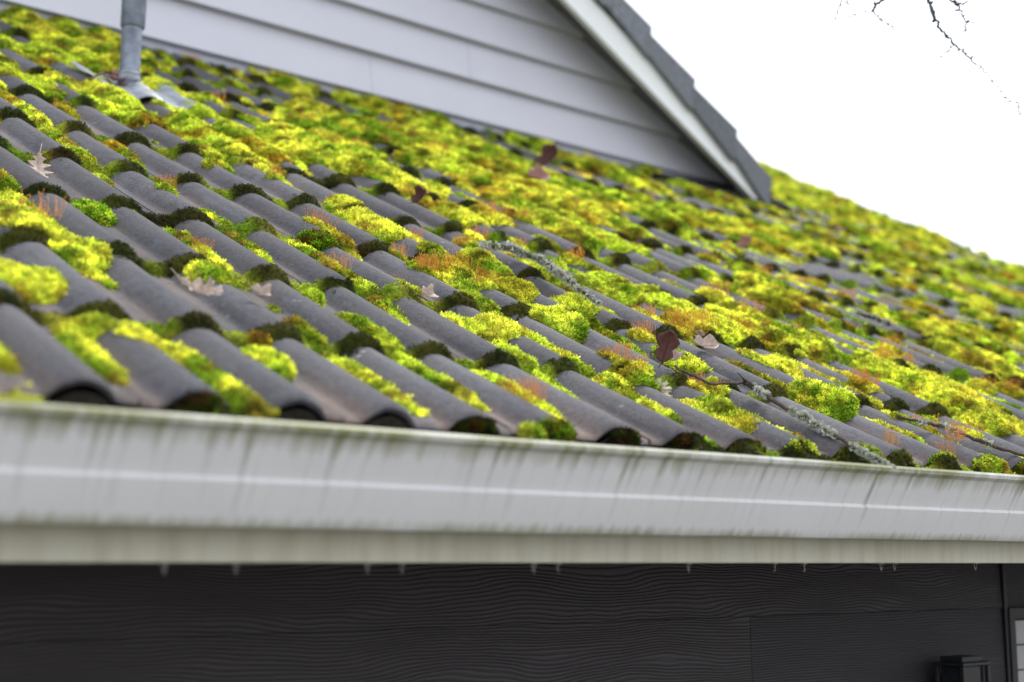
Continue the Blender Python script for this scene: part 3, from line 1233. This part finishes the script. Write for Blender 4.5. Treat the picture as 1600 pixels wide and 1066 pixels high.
# ------------------------------------------------------------------ single moss cushions
def surf(x, s):                  # height of the tile surface at roof coordinates
    t = (x / P + 8.5) % 1 - .5
    fr = (s / G) % 1 if s > 0 else 0
    return float(roll_h(t)) - HR - TT * fr + EL * max(0, 1 - s / G)


def cushion(name, x, s, h0, rx, rs, rh, cols, seed, label, group=None, lean=0.0, dens=70000):
    bm = bmesh.new()
    bmesh.ops.create_icosphere(bm, subdivisions=5, radius=1)
    me = bpy.data.meshes.new(name)
    bm.to_mesh(me)
    bm.free()
    n = len(me.vertices)
    co = np.empty(n * 3)
    me.vertices.foreach_get('co', co)
    co = co.reshape(-1, 3)
    u, v, w_ = co[:, 0], co[:, 1], co[:, 2]
    lum = domes(u * 2.2 + w_ * 1.1 + seed, v * 2.2 + w_ * .8, seed % 9) - .5
    nz = fbm(u * 2 + seed * 3.1 + w_, v * 2 - w_, 3, seed % 7) - .5
    rad = 1 + .20 * lum + (.75 if name == 'moss_plug' else .45) * nz + .05 * (domes(u * 6 + w_ * 3, v * 6 + seed, 2) - .5)
    co = co * rad[:, None]
    a = co[:, 0] * rx
    b_ = co[:, 1] * rs
    c = np.where(co[:, 2] > 0, np.abs(co[:, 2]) ** .9 * rh, co[:, 2] * rh * .6)
    pts = np.outer(a, np.array(EX)) + np.outer(b_, np.array(ES)) + np.outer(c, np.array(EN)) + np.outer(c * lean, np.array((0, 0, 1.0)))
    me.vertices.foreach_set('co', pts.astype(np.float32).ravel())
    me.polygons.foreach_set('use_smooth', [True] * len(me.polygons))
    me.update()
    o = link(name, me, M['moss'])
    o.location = R(x, s, h0)
    m1 = sstep(.4, .6, fbm(u * 2.2 + seed, v * 2.2 + w_ * 2, 3, 3))
    m2 = sstep(.5, .66, fbm(u * 3 + 5, v * 3 + seed + w_, 3, 8))
    cc = lerp(lerp(np.broadcast_to(cols[0], (n, 3)), np.broadcast_to(cols[1], (n, 3)), m1), np.broadcast_to(cols[2], (n, 3)), m2 * .8)
    fronds(o, cc, dens, .85)
    tag(o, label, 'moss', group)
    return o


CUSH = [((145, 318), .036, .036, .026, (GRN * 1.25, GRN, LIM), 'round bright green moss ball on a tile edge below the bleached oak leaf'),
        ((414, 562), .036, .040, .022, (LIM, YEL, GRN), 'smooth lime moss pillow with a dent, on a first-course tile'),
        ((498, 372), .034, .030, .020, (GRN * .8, BRN * .7, GRN), 'brown-topped green moss mound below the orange stalk clump on a tile edge'),
        ((412, 516), .016, .016, .017, (OLV, BRN, OLV), 'small rusty moss knob on the tile edge above the lime pillow'),
        ((962, 592), .036, .030, .030, (OLV, YEL, GRN), 'yellowish round moss ball beside the tuft of cream lichen'),
        ((1300, 628), .046, .040, .034, (LIM, GRN, YEL), 'big green moss hump at the end of a bare roll near the lichen twig'),
        ((1455, 650), .022, .022, .022, (GRN, LIM, GRN), 'dark green moss button beside the bare twig at the carpet edge'),
        ((490, 458), .016, .018, .016, (LIM, GRN, LIM), 'little bright moss dome in a channel under the second course edge'),
        ((1100, 428), .045, .045, .030, (GRN, LIM, YEL), 'rounded mid-green moss cushion in the thick of the roof moss'),
        ((568, 172), .060, .055, .034, (GRN * 1.2, LIM, GRN), 'vivid green moss cushion close under the pale gable wall')]
for i, ((px, py), rx, rs, rh, cols, lab) in enumerate(CUSH):
    x, s = on_roof(px, py, -.008)
    cushion('moss_cushion', x, s, surf(x, s) + rh * .15, rx, rs, rh * .8, cols, i * 5 + 3, lab)
PLUG = {-1: (.026, 2), 2: (.024, 3), 5: (.022, 2), 5.72: (.016, 0), 6: (.026, 1), 7: (.022, 2), 8: (.026, 2), 9: (.027, 3), 10: (.031, 0), 11: (.029, 1), 12: (.028, 1), 13: (.030, 0), 14: (.030, 0), 15: (.030, 1), 16: (.03, 1), 17: (.03, 0)}
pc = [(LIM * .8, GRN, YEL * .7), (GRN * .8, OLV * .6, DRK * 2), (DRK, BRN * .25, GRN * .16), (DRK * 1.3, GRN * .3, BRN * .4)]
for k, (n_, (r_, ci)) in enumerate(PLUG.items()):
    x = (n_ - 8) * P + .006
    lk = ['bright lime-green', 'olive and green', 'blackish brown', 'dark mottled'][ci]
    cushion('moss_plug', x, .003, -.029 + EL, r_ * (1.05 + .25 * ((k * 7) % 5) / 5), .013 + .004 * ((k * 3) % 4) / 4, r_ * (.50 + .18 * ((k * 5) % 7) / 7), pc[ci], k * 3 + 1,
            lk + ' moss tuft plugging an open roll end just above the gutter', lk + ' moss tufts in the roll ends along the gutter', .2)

# ------------------------------------------------------------------ orange spore stalks
def stalk_mesh(seed):
    rs = random.Random(seed)
    mb = MB()
    for _ in range(60):
        r_ = math.sqrt(rs.random()) * .030
        a = rs.uniform(0, 6.28)
        p = Vector((math.cos(a) * r_ * 1.5, math.sin(a) * r_, -.006))
        hgt = rs.uniform(.016, .034)
        ln = Vector((rs.gauss(0, .18), rs.gauss(0, .18), 1)).normalized()
        q = p + ln * hgt + Vector((rs.gauss(0, .002), rs.gauss(0, .002), 0))
        mb.tube([p, (p + q) / 2 + Vector((rs.gauss(0, .001), rs.gauss(0, .001), 0)), q], [.00034, .0003, .0003], 3, False)
        e = q + Vector((ln.x + .35 * rs.choice((-1, 1)), ln.y, ln.z * .8)).normalized() * .004
        mb.tube([q, (q + e) / 2, e], [.0004, .0008, .0003], 4, False)
    me = mb.mesh('spore_stalks')
    me.materials.append(M['stalk'])
    return me


sms = [stalk_mesh(s) for s in range(5)]
for i, (px, py, sc) in enumerate(STK):
    x, s = on_roof(px, py + 4, 0.0)
    o = link('spore_stalks', sms[i % 5], None)
    o.location = R(x, s, surf(x, s) + .012)
    rr = random.Random(i)
    o.rotation_euler = (rr.uniform(.0, .3), rr.uniform(-.1, .1), rr.uniform(0, 6.28))
    o.scale = (sc * .85, sc * .85, min(1.25, .75 + sc * .25))
    own = {0: 'large orange stalk clump in yellow moss beside the round green moss ball', 1: 'orange stalk clump in lime moss on a tile edge among bare tiles',
           2: 'orange stalk clump rising behind the brown-topped moss mound', 3: 'upright orange stalk clump on a bare roll below the brown-topped moss mound',
           10: 'reddish stalk row along a roll, upslope of the pale beige leaf', 11: 'thin red stalks standing close behind the pale beige leaf',
           13: 'rusty stalk clump behind the yellowish moss ball beside the lichen tuft', 12: 'thin red stalks beside the long lichened twig where it bends',
           19: 'orange stalk clump in yellow moss on a first-course tile', 20: 'few orange stalks just downslope of the first-course stalk clump',
           21: 'orange stalks on a bare roll below the grey twig', 23: 'orange stalks on the moss at the upper edge of the thick carpet',
           45: 'small rusty stalk clump on a tile edge near the vent pipe'}.get(i)
    if own:
        tag(o, own, 'spore stalks')
    else:
        tag(o, 'tuft of thin orange-red spore stalks out in the open roof moss', 'spore stalks', 'orange spore stalk tufts in the moss')

# ------------------------------------------------------------------ fallen leaves
OAK = [(0, .03), (.10, .05), (.16, .17), (.20, .10), (.28, .09), (.36, .27), (.42, .24), (.46, .11), (.54, .12), (.62, .33), (.70, .27), (.72, .13), (.80, .12), (.88, .22), (.93, .12), (1.0, .03)]
LOB = [(0, .03), (.08, .16), (.22, .30), (.34, .26), (.42, .20), (.52, .30), (.66, .38), (.78, .30), (.86, .22), (.95, .10), (1.0, .02)]


def leaf(name, shape, length, curl, fold, mat, loc, rot, label, cut_=1.0, stem=True):
    top, bot = [], []
    pts = [p for p in shape if p[0] <= cut_]
    cols = []
    for t, wd in pts:
        z = curl * (t - .4) ** 2 * length
        wav = .02 * length * math.sin(t * 19)
        row = []
        for q in (-1, -.55, 0, .55, 1):
            row.append(Vector((t * length, q * wd * length, z + fold * abs(q) ** 1.4 * wd * length + wav * q)))
        cols.append(row)
    mb = MB()
    n = len(cols)
    vs = [v for r_ in cols for v in r_]
    mb.add(vs, [(i * 5 + k, (i + 1) * 5 + k, (i + 1) * 5 + k + 1, i * 5 + k + 1) for i in range(n - 1) for k in range(4)])
    me = bpy.data.meshes.new(name)
    me.from_pydata(mb.v, [], mb.f)
    me.polygons.foreach_set('use_smooth', [True] * len(me.polygons))
    me.update()
    o = link(name, me, mat)
    so_ = o.modifiers.new('thick', 'SOLIDIFY')
    so_.thickness = .0008
    o.location = loc
    if rot[0] == 'R':                # lying on the slope: heading, roll, pitch
        rot = (RM @ Matrix.Rotation(rot[1], 4, 'Z') @ Matrix.Rotation(rot[2], 4, 'X') @ Matrix.Rotation(rot[3], 4, 'Y')).to_euler()
    o.rotation_euler = rot
    tag(o, label, 'leaf')
    if stem:
        sb_ = MB()
        sb_.tube([(.9 * length * cut_, 0, curl * .25 * length + .0005), (.4 * length, 0, .0012), (0, 0, curl * .16 * length + .001), (-.22 * length, .02 * length, curl * .3 * length + .004)], [.0005, .0008, .0011, .0009], 5)
        sb_.build('midrib', mat, o, True)
    return o


def lp(px, py, dz=.012):
    x, s = on_roof(px, py, 0)
    return R(x, s, surf(x, s) + dz)


leaf('fallen_leaf', OAK, .085, .5, .35, M['leaf_pale'], lp(62, 236, .03), (-.2, 1.0, -1.9), 'bleached lobed oak leaf lying across a tile edge by dark moss')
leaf('fallen_leaf', OAK, .075, .6, .5, M['leaf_pale'], lp(278, 438, .022), ('R', -.75, .35, .1), 'pale tattered oak leaf in a channel above the bare tiles')
leaf('fallen_leaf', OAK, .060, .9, .9, M['leaf_pale'], lp(298, 458, .016), ('R', .3, .5, .0), 'curled pale leaf scrap touching the tattered oak leaf', .75)
leaf('fallen_leaf', LOB, .066, .4, .6, M['leaf_maroon'], lp(1032, 572, .012), (1.45, -1.25, -.75), 'dark maroon leaf standing upright beside the cream lichen')
leaf('fallen_leaf', LOB, .040, 1.2, .9, M['leaf_pale'], lp(1048, 574, .012), (.5, -.7, .2), 'small pinkish curled leaf at the foot of the maroon leaf', .8)
leaf('fallen_leaf', LOB, .060, .8, .8, M['leaf_pale'], lp(1082, 536, .018), ('R', -.3, .5, .0), 'pale beige leaf resting on a moss lump with its tip curled up')
leaf('fallen_leaf', OAK, .036, 1.6, .9, M['leaf_pale'], lp(1093, 525, .022), (1.2, -1.1, -.6), 'narrow beige leaf curl sticking up behind the pale beige leaf', .8)
leaf('fallen_leaf', LOB, .10, .9, .8, M['leaf_pink'], lp(818, 288, .035), ('R', .3, .5, .0), 'dusty pink leaf lying on the moss below the gable')
leaf('fallen_leaf', LOB, .10, .9, .8, M['leaf_maroon'], lp(842, 272, .04), (1.0, -.9, -.4), 'brown leaf curling up behind the dusty pink leaf')
leaf('fallen_leaf', LOB, .055, 1.1, .9, M['leaf_maroon'], lp(648, 318, .012), (1.1, -.9, -.6), 'small dark brown leaf poking out of the mid-roof moss', .9)
leaf('fallen_leaf', LOB, .045, .9, .7, M['leaf_pale'], lp(656, 458, .016), ('R', .2, .6, .0), 'crumpled whitish leaf bit on the tile edge moss', .8)
leaf('fallen_leaf', LOB, .040, .9, .7, M['leaf_pale'], lp(390, 461, .014), ('R', -.3, .5, .0), 'small buff leaf scrap in a bare channel', .8)
leaf('fallen_leaf', LOB, .06, 1.1, .9, M['leaf_pink'], lp(1150, 398, .02), (.8, -.6, -.3), 'reddish leaf stuck in moss far up the roof')
leaf('fallen_leaf', LOB, .07, .9, .7, M['leaf_pink'], lp(168, 126, .03), (.6, -.3, .4), 'brown leaf caught behind the vent pipe')

# ------------------------------------------------------------------ twigs
def flakes(mb, c, r_, n, rs, size=.004):
    for _ in range(n):
        d = Vector((rs.gauss(0, 1), rs.gauss(0, 1), rs.gauss(0, 1))).normalized()
        p = c + d * r_ * rs.uniform(.6, 1.1)
        a = d.cross(Vector((rs.random(), rs.random(), rs.random()))).normalized() * size * rs.uniform(.5, 1.2)
        b_ = d * size * rs.uniform(.5, 1.3)
        mb.add([p - a, p + a, p + a * .6 + b_, p - a * .8 + b_ * 1.2], [(0, 1, 2, 3)])


def twig(pix, rads, label, lich=0.0, dz=.012, sides=(), hs=None, spans=None):
    rs = random.Random(len(label))
    pts, rr = [], []
    for i in range(len(pix) - 1):
        h0 = (hs or [dz] * len(pix))[i]
        h1 = (hs or [dz] * len(pix))[i + 1]
        for k in range(6):
            f = k / 6
            px, py = pix[i][0] * (1 - f) + pix[i + 1][0] * f, pix[i][1] * (1 - f) + pix[i + 1][1] * f
            hh = h0 * (1 - f) + h1 * f
            x, s = on_roof(px, py, hh)
            pts.append(R(x, s, hh) + Vector((rs.gauss(0, .0012), rs.gauss(0, .0012), rs.gauss(0, .0012))))
            rr.append((rads[i] * (1 - f) + rads[i + 1] * f) * rs.uniform(.85, 1.2))
    hh = (hs or [dz] * len(pix))[-1]
    x, s = on_roof(*pix[-1], hh)
    pts.append(R(x, s, hh))
    rr.append(rads[-1])
    c = pts[len(pts) // 2].copy()
    mb = MB()
    mb.tube([p - c for p in pts], rr, 8)
    for (i, d, l) in sides:
        p = pts[i] - c
        d = Vector(d).normalized()
        mb.tube([p, p + d * l * .5 + Vector((0, 0, .002)), p + d * l], [rr[i] * .7, rr[i] * .5, rr[i] * .3], 6)
    o = mb.build('twig', M['bark'], None, True)
    o.location = c
    tag(o, label, 'twig')
    if lich:
        fl_ = MB()
        for i, p in enumerate(pts):
            cnt = rs.random()
            if cnt < lich and (spans is None or any(a_ <= i <= b_ for a_, b_ in spans)):
                for _ in range(4):
                    q = p.lerp(pts[min(i + 1, len(pts) - 1)], rs.uniform(-.6, 1.0))
                    flakes(fl_, q - c, rr[i] * rs.uniform(1.0, 1.7), 15, rs, .0040)
                if i + 1 < len(pts):
                    flakes(fl_, (p + pts[i + 1]) / 2 - c, rr[i] * 1.1, 30, rs, .0035)
        fl_.build('lichen_crust', M['lichen'], o)
    return o


twig([(758, 384), (800, 388), (850, 408), (880, 432), (935, 474)], [.005, .0065, .006, .006, .003], 'curved twig crusted with grey-green lichen across the mid-roof moss', .75, .022)
twig([(1054, 572), (1085, 588), (1110, 600), (1160, 598), (1180, 606), (1212, 628), (1250, 650), (1300, 678), (1345, 705), (1396, 732)], [.0022, .003, .003, .0032, .004, .0042, .004, .0042, .004, .003],
     'long bent twig with tufts of pale lichen, reaching down to the gutter', .85, .014, [(20, (-.5, .2, .6), .03), (24, (-.6, .3, .5), .035)], spans=[(24, 27), (34, 42), (47, 54)])
twig([(1402, 650), (1440, 660), (1480, 668), (1530, 690), (1600, 712)], [.003, .0036, .004, .004, .0035], 'grey twig lying below the thick moss carpet', .25, .016)
twig([(1342, 490), (1370, 498), (1390, 508)], [.005, .006, .005], 'short pale stick resting on far moss', .3, .02)
twig([(140, 124), (165, 112), (185, 118)], [.003, .003, .002], 'thin bent twig caught beside the vent pipe', 0, .03)
twig([(1392, 632), (1394, 618)], [.002, .0015], 'tiny stub of twig upright in the carpet moss', 0, .02, hs=[.01, .03])

# cream lichen tuft
rs = random.Random(4)
lt = MB()
for _ in range(170):
    d = Vector((rs.gauss(0, 1), rs.gauss(0, 1), rs.gauss(0.1, 1))).normalized()
    r_ = rs.uniform(.008, .021)
    p = Vector((d.x * .016, d.y * .014, d.z * .022))
    q = p + d * .010 + Vector((rs.gauss(0, .003), rs.gauss(0, .003), -.003))
    lt.tube([p * .3, p, q], [.0022, .0015, .0006], 4, False)
o = lt.build('lichen_tuft', M['cream_lichen'], None, True)
x, s = on_roof(1037, 597, 0)
o.location = R(x, s, surf(x, s) + .014)
tag(o, 'frilly cream lichen tuft beneath the upright maroon leaf', 'lichen')

# litter behind the pipe
lm = MB()
for _ in range(140):
    a_ = Vector((rs.gauss(0, .035), rs.gauss(0, .03), rs.uniform(-.004, .014)))
    d = Vector((rs.gauss(0, 1), rs.gauss(0, 1), rs.gauss(0, .4))).normalized() * rs.uniform(.008, .028)
    lm.tube([a_, a_ + d], [.0010, .0007], 4, False)
o = lm.build('needle_litter', M['litter'], None, True)
x, s = on_roof(176, 128, .0)
o.location = R(x, s, surf(x, s) + .012)
tag(o, 'heap of brown needles caught behind the vent pipe', 'litter', kind='stuff')

# ------------------------------------------------------------------ clips under the fascia
def clip_mesh(kind):
    mb = MB()
    if kind == 0:        # round hook
        pts = [Vector((-.007 + .014 * t, 0, .010 - .017 * math.sin(math.pi * t))) for t in np.linspace(0, 1, 12)]
        pts = [Vector((-.007, 0, .020))] + pts + [Vector((.007, 0, .008))]
    elif kind == 1:      # kinked end
        pts = [Vector((.004, 0, .020)), Vector((.004, 0, .0)), Vector((.006, -.002, -.004)), Vector((-.004, -.003, -.008)), Vector((-.009, -.003, -.010))]
    else:                # V
        pts = [Vector((-.006, 0, .020)), Vector((-.005, 0, .004)), Vector((0, -.002, -.012)), Vector((.004, 0, .004)), Vector((.005, 0, .020))]
    mb.tube(pts, .0012, 6)
    mb.box(-.008, .008, -.010, .010, .019, .0215)
    me = mb.mesh('gutter_clip')
    me.materials.append(M['plastic'])
    return me


cm = [clip_mesh(k) for k in range(3)]
for i, (px, k) in enumerate([(264, 2), (376, 2), (582, 2), (636, 2), (842, 2), (880, 2), (1084, 2), (1218, 1), (1264, 1), (1385, 0), (1406, 0), (1532, 0)]):
    o = link('gutter_clip', cm[k], None)
    p = on_y(px, 884, .029)
    o.location = (p.x, .041, ZE - .2075 - .0099)
    o.scale = (.45, .45, .45)
    lab = ['rounded wire clip hooked under the fascia board', 'kinked wire clip hanging from the fascia board', 'pointed plastic clip hanging from the fascia board'][k]
    tag(o, lab, 'clip', ['rounded clips', 'kinked clips', 'pointed clips'][k] + ' under the fascia')

# ------------------------------------------------------------------ wall lantern
pl = on_y(1450, 1017, WY - .02)
pr = on_y(1556, 1030, WY - .15)
zt = pl.z - .012
wdt = .120
la = empty('wall_lantern', (pl.x + .1, WY - .013, zt - .2))
tag(la, 'black box-shaped wall lantern below the eave beside the window', 'lantern')
lx, ly = -.1, -.105


def lpart(mb, name, mat):
    o = mb.build(name, mat, la, False, .002)
    return o


m_ = MB()
m_.box(lx - .002, lx + wdt + .002, ly - .002, -.02, .178, .186)
m_.box(lx + .015, lx + wdt - .020, ly + .012, -.03, .186, .200)
lpart(m_, 'cap', M['black'])
m_ = MB()
m_.box(lx + .012, lx + wdt - .012, ly + .012, -.034, -.10, .177)
lpart(m_, 'glass', M['smoke_glass'])
for ex_ in (lx, lx + wdt - .011):
    for ey in (ly, -.033):
        m_ = MB()
        m_.box(ex_, ex_ + .011, ey, ey + .011, -.12, .1775)
        lpart(m_, 'corner_post', M['black'])
m_ = MB()
m_.box(lx + .03, lx + wdt - .03, -.0215, -.001, -.08, .15)
lpart(m_, 'back_plate', M['black'])
m_ = MB()
m_.box(lx, lx + wdt, ly, -.022, -.132, -.1205)
lpart(m_, 'base', M['black'])

# ------------------------------------------------------------------ bare tree beside the house
tb = Vector((4.3, -2.6, 0))
tree = empty('bare_tree', tb)
tag(tree, 'bare winter tree with thin drooping twigs against the white sky', 'tree')
tr_ = MB()
rs = random.Random(21)
trunk = [Vector((0, 0, -.05)), Vector((.03, .02, .8)), Vector((-.02, .05, 1.7)), Vector((.02, .08, 2.8)), Vector((-.05, .12, 3.8)), Vector((.02, .1, 4.9)), Vector((0, .15, 6.0))]
tr_.tube(trunk, [.16, .125, .11, .095, .075, .05, .02], 14)
tr_.build('trunk', M['branch'], tree, True)
ZD = 3.75


def sight(pts, rad, name='limb', dz=0.0, start=None, sub=4):
    P_ = [at_depth(px, py, ZD + dz + .04 * math.sin(px * .05)) - tb for px, py in pts]
    if start is not None:
        P_ = start + P_
        rad = list(rad)
    out, rr = [], []
    for i in range(len(P_) - 1):
        for k in range(sub):
            f = k / sub
            out.append(P_[i].lerp(P_[i + 1], f) + Vector((rs.gauss(0, 1), rs.gauss(0, 1), rs.gauss(0, 1))) * .0022)
            rr.append((rad[i] * (1 - f) + rad[i + 1] * f) * rs.uniform(.8, 1.3) * (.86 if name == 'twig' else 1))
    out.append(P_[-1])
    rr.append(rad[-1])
    mb = MB()
    mb.tube(out, rr, 7)
    for i in range(3, len(out) - 1, 3):          # buds
        d = Vector((rs.gauss(0, 1), rs.gauss(0, 1), rs.gauss(0, 1))).normalized()
        mb.tube([out[i], out[i] + d * .006, out[i] + d * .011], [rr[i] * 1.1, rr[i] * 1.2, .0006], 5)
    return mb.build(name, M['branch'], tree, True), P_


hi = at_depth(1560, -160, ZD) - tb
hub = at_depth(1440, -70, ZD) - tb
j1 = [Vector((-.02, .11, 3.0)), Vector((-.7, 1.0, 3.75)), hi]
limb, _ = sight([(1440, -70)], [.045, .034, .020, .012], start=j1)
limb2, _ = sight([(1390, -30)], [.012, .008], start=[hub])
sight([(1449, 0), (1455, 14), (1463, 32), (1467, 42), (1478, 55), (1490, 69)], [.008, .0042, .0050, .0042, .0036, .0033, .0030], 'twig', start=[hub])
sight([(1490, 69), (1503, 78), (1512, 90), (1526, 101), (1536, 109), (1548, 120), (1558, 135), (1566, 150), (1574, 158), (1588, 160), (1592, 168), (1596, 184)],
      [.0028, .0020, .0022, .0018, .0018, .0013, .0012, .0012, .0012, .0012, .0018, .0007], 'twig')
sight([(1488, 70), (1484, 78), (1474, 84), (1464, 96), (1458, 107)], [.0016, .0013, .0012, .0010, .0006], 'twig', .02)
sight([(1505, 82), (1506, 74), (1498, 64)], [.0014, .0012, .0006], 'twig', -.01)
k1 = at_depth(1480, -80, ZD) - tb
sight([(1486, 0), (1493, 7), (1500, 14), (1507, 30), (1510, 40), (1509, 56)], [.006, .0032, .0042, .0026, .0022, .0020, .0008], 'twig', .03, [k1])
sight([(1510, 36), (1519, 33), (1526, 38)], [.0016, .0013, .0006], 'twig', .03)
sight([(1492, 6), (1506, 5), (1510, 3)], [.0018, .0022, .0012], 'twig', .03)
k2 = at_depth(1390, -30, ZD) - tb
sight([(1380, 0), (1370, 6), (1363, 18)], [.007, .0046, .0040, .0036], 'twig', start=[k2])
sight([(1363, 18), (1372, 27), (1386, 36), (1396, 43), (1404, 53)], [.0022, .0014, .0014, .0016, .0007], 'twig')
k3 = at_depth(1330, -40, ZD) - tb
sight([(1390, -30), (1330, -40)], [.007, .005], 'twig')
sight([(1314, 0), (1308, 16), (1306, 28), (1304, 48)], [.004, .0016, .0014, .0013, .0007], 'twig', start=[k3])
sight([(1322, 0), (1327, 6), (1318, 14)], [.003, .0015, .0015, .0007], 'twig', start=[k3])
sight([(1346, 20), (1334, 22), (1322, 31)], [.0013, .0014, .0007], 'twig')
sight([(1363, 18), (1346, 20)], [.0016, .0012], 'twig')
for a in range(7):                              # upper limbs, out of the picture
    an = a * 2.4 + .4
    z_ = 3.0 + a * .4
    l_ = 1.9 - a * .16
    b0 = Vector((0, .1, z_))
    pts = [b0, b0 + Vector((math.cos(an), math.sin(an), .55)) * l_ * .5, b0 + Vector((math.cos(an), math.sin(an), .5)) * l_]
    if pts[-1].x < -.4 and pts[-1].y > .4:
        continue
    mb = MB()
    mb.tube(pts, [.045, .028, .008], 8)
    mb.build('limb', M['branch'], tree, True)
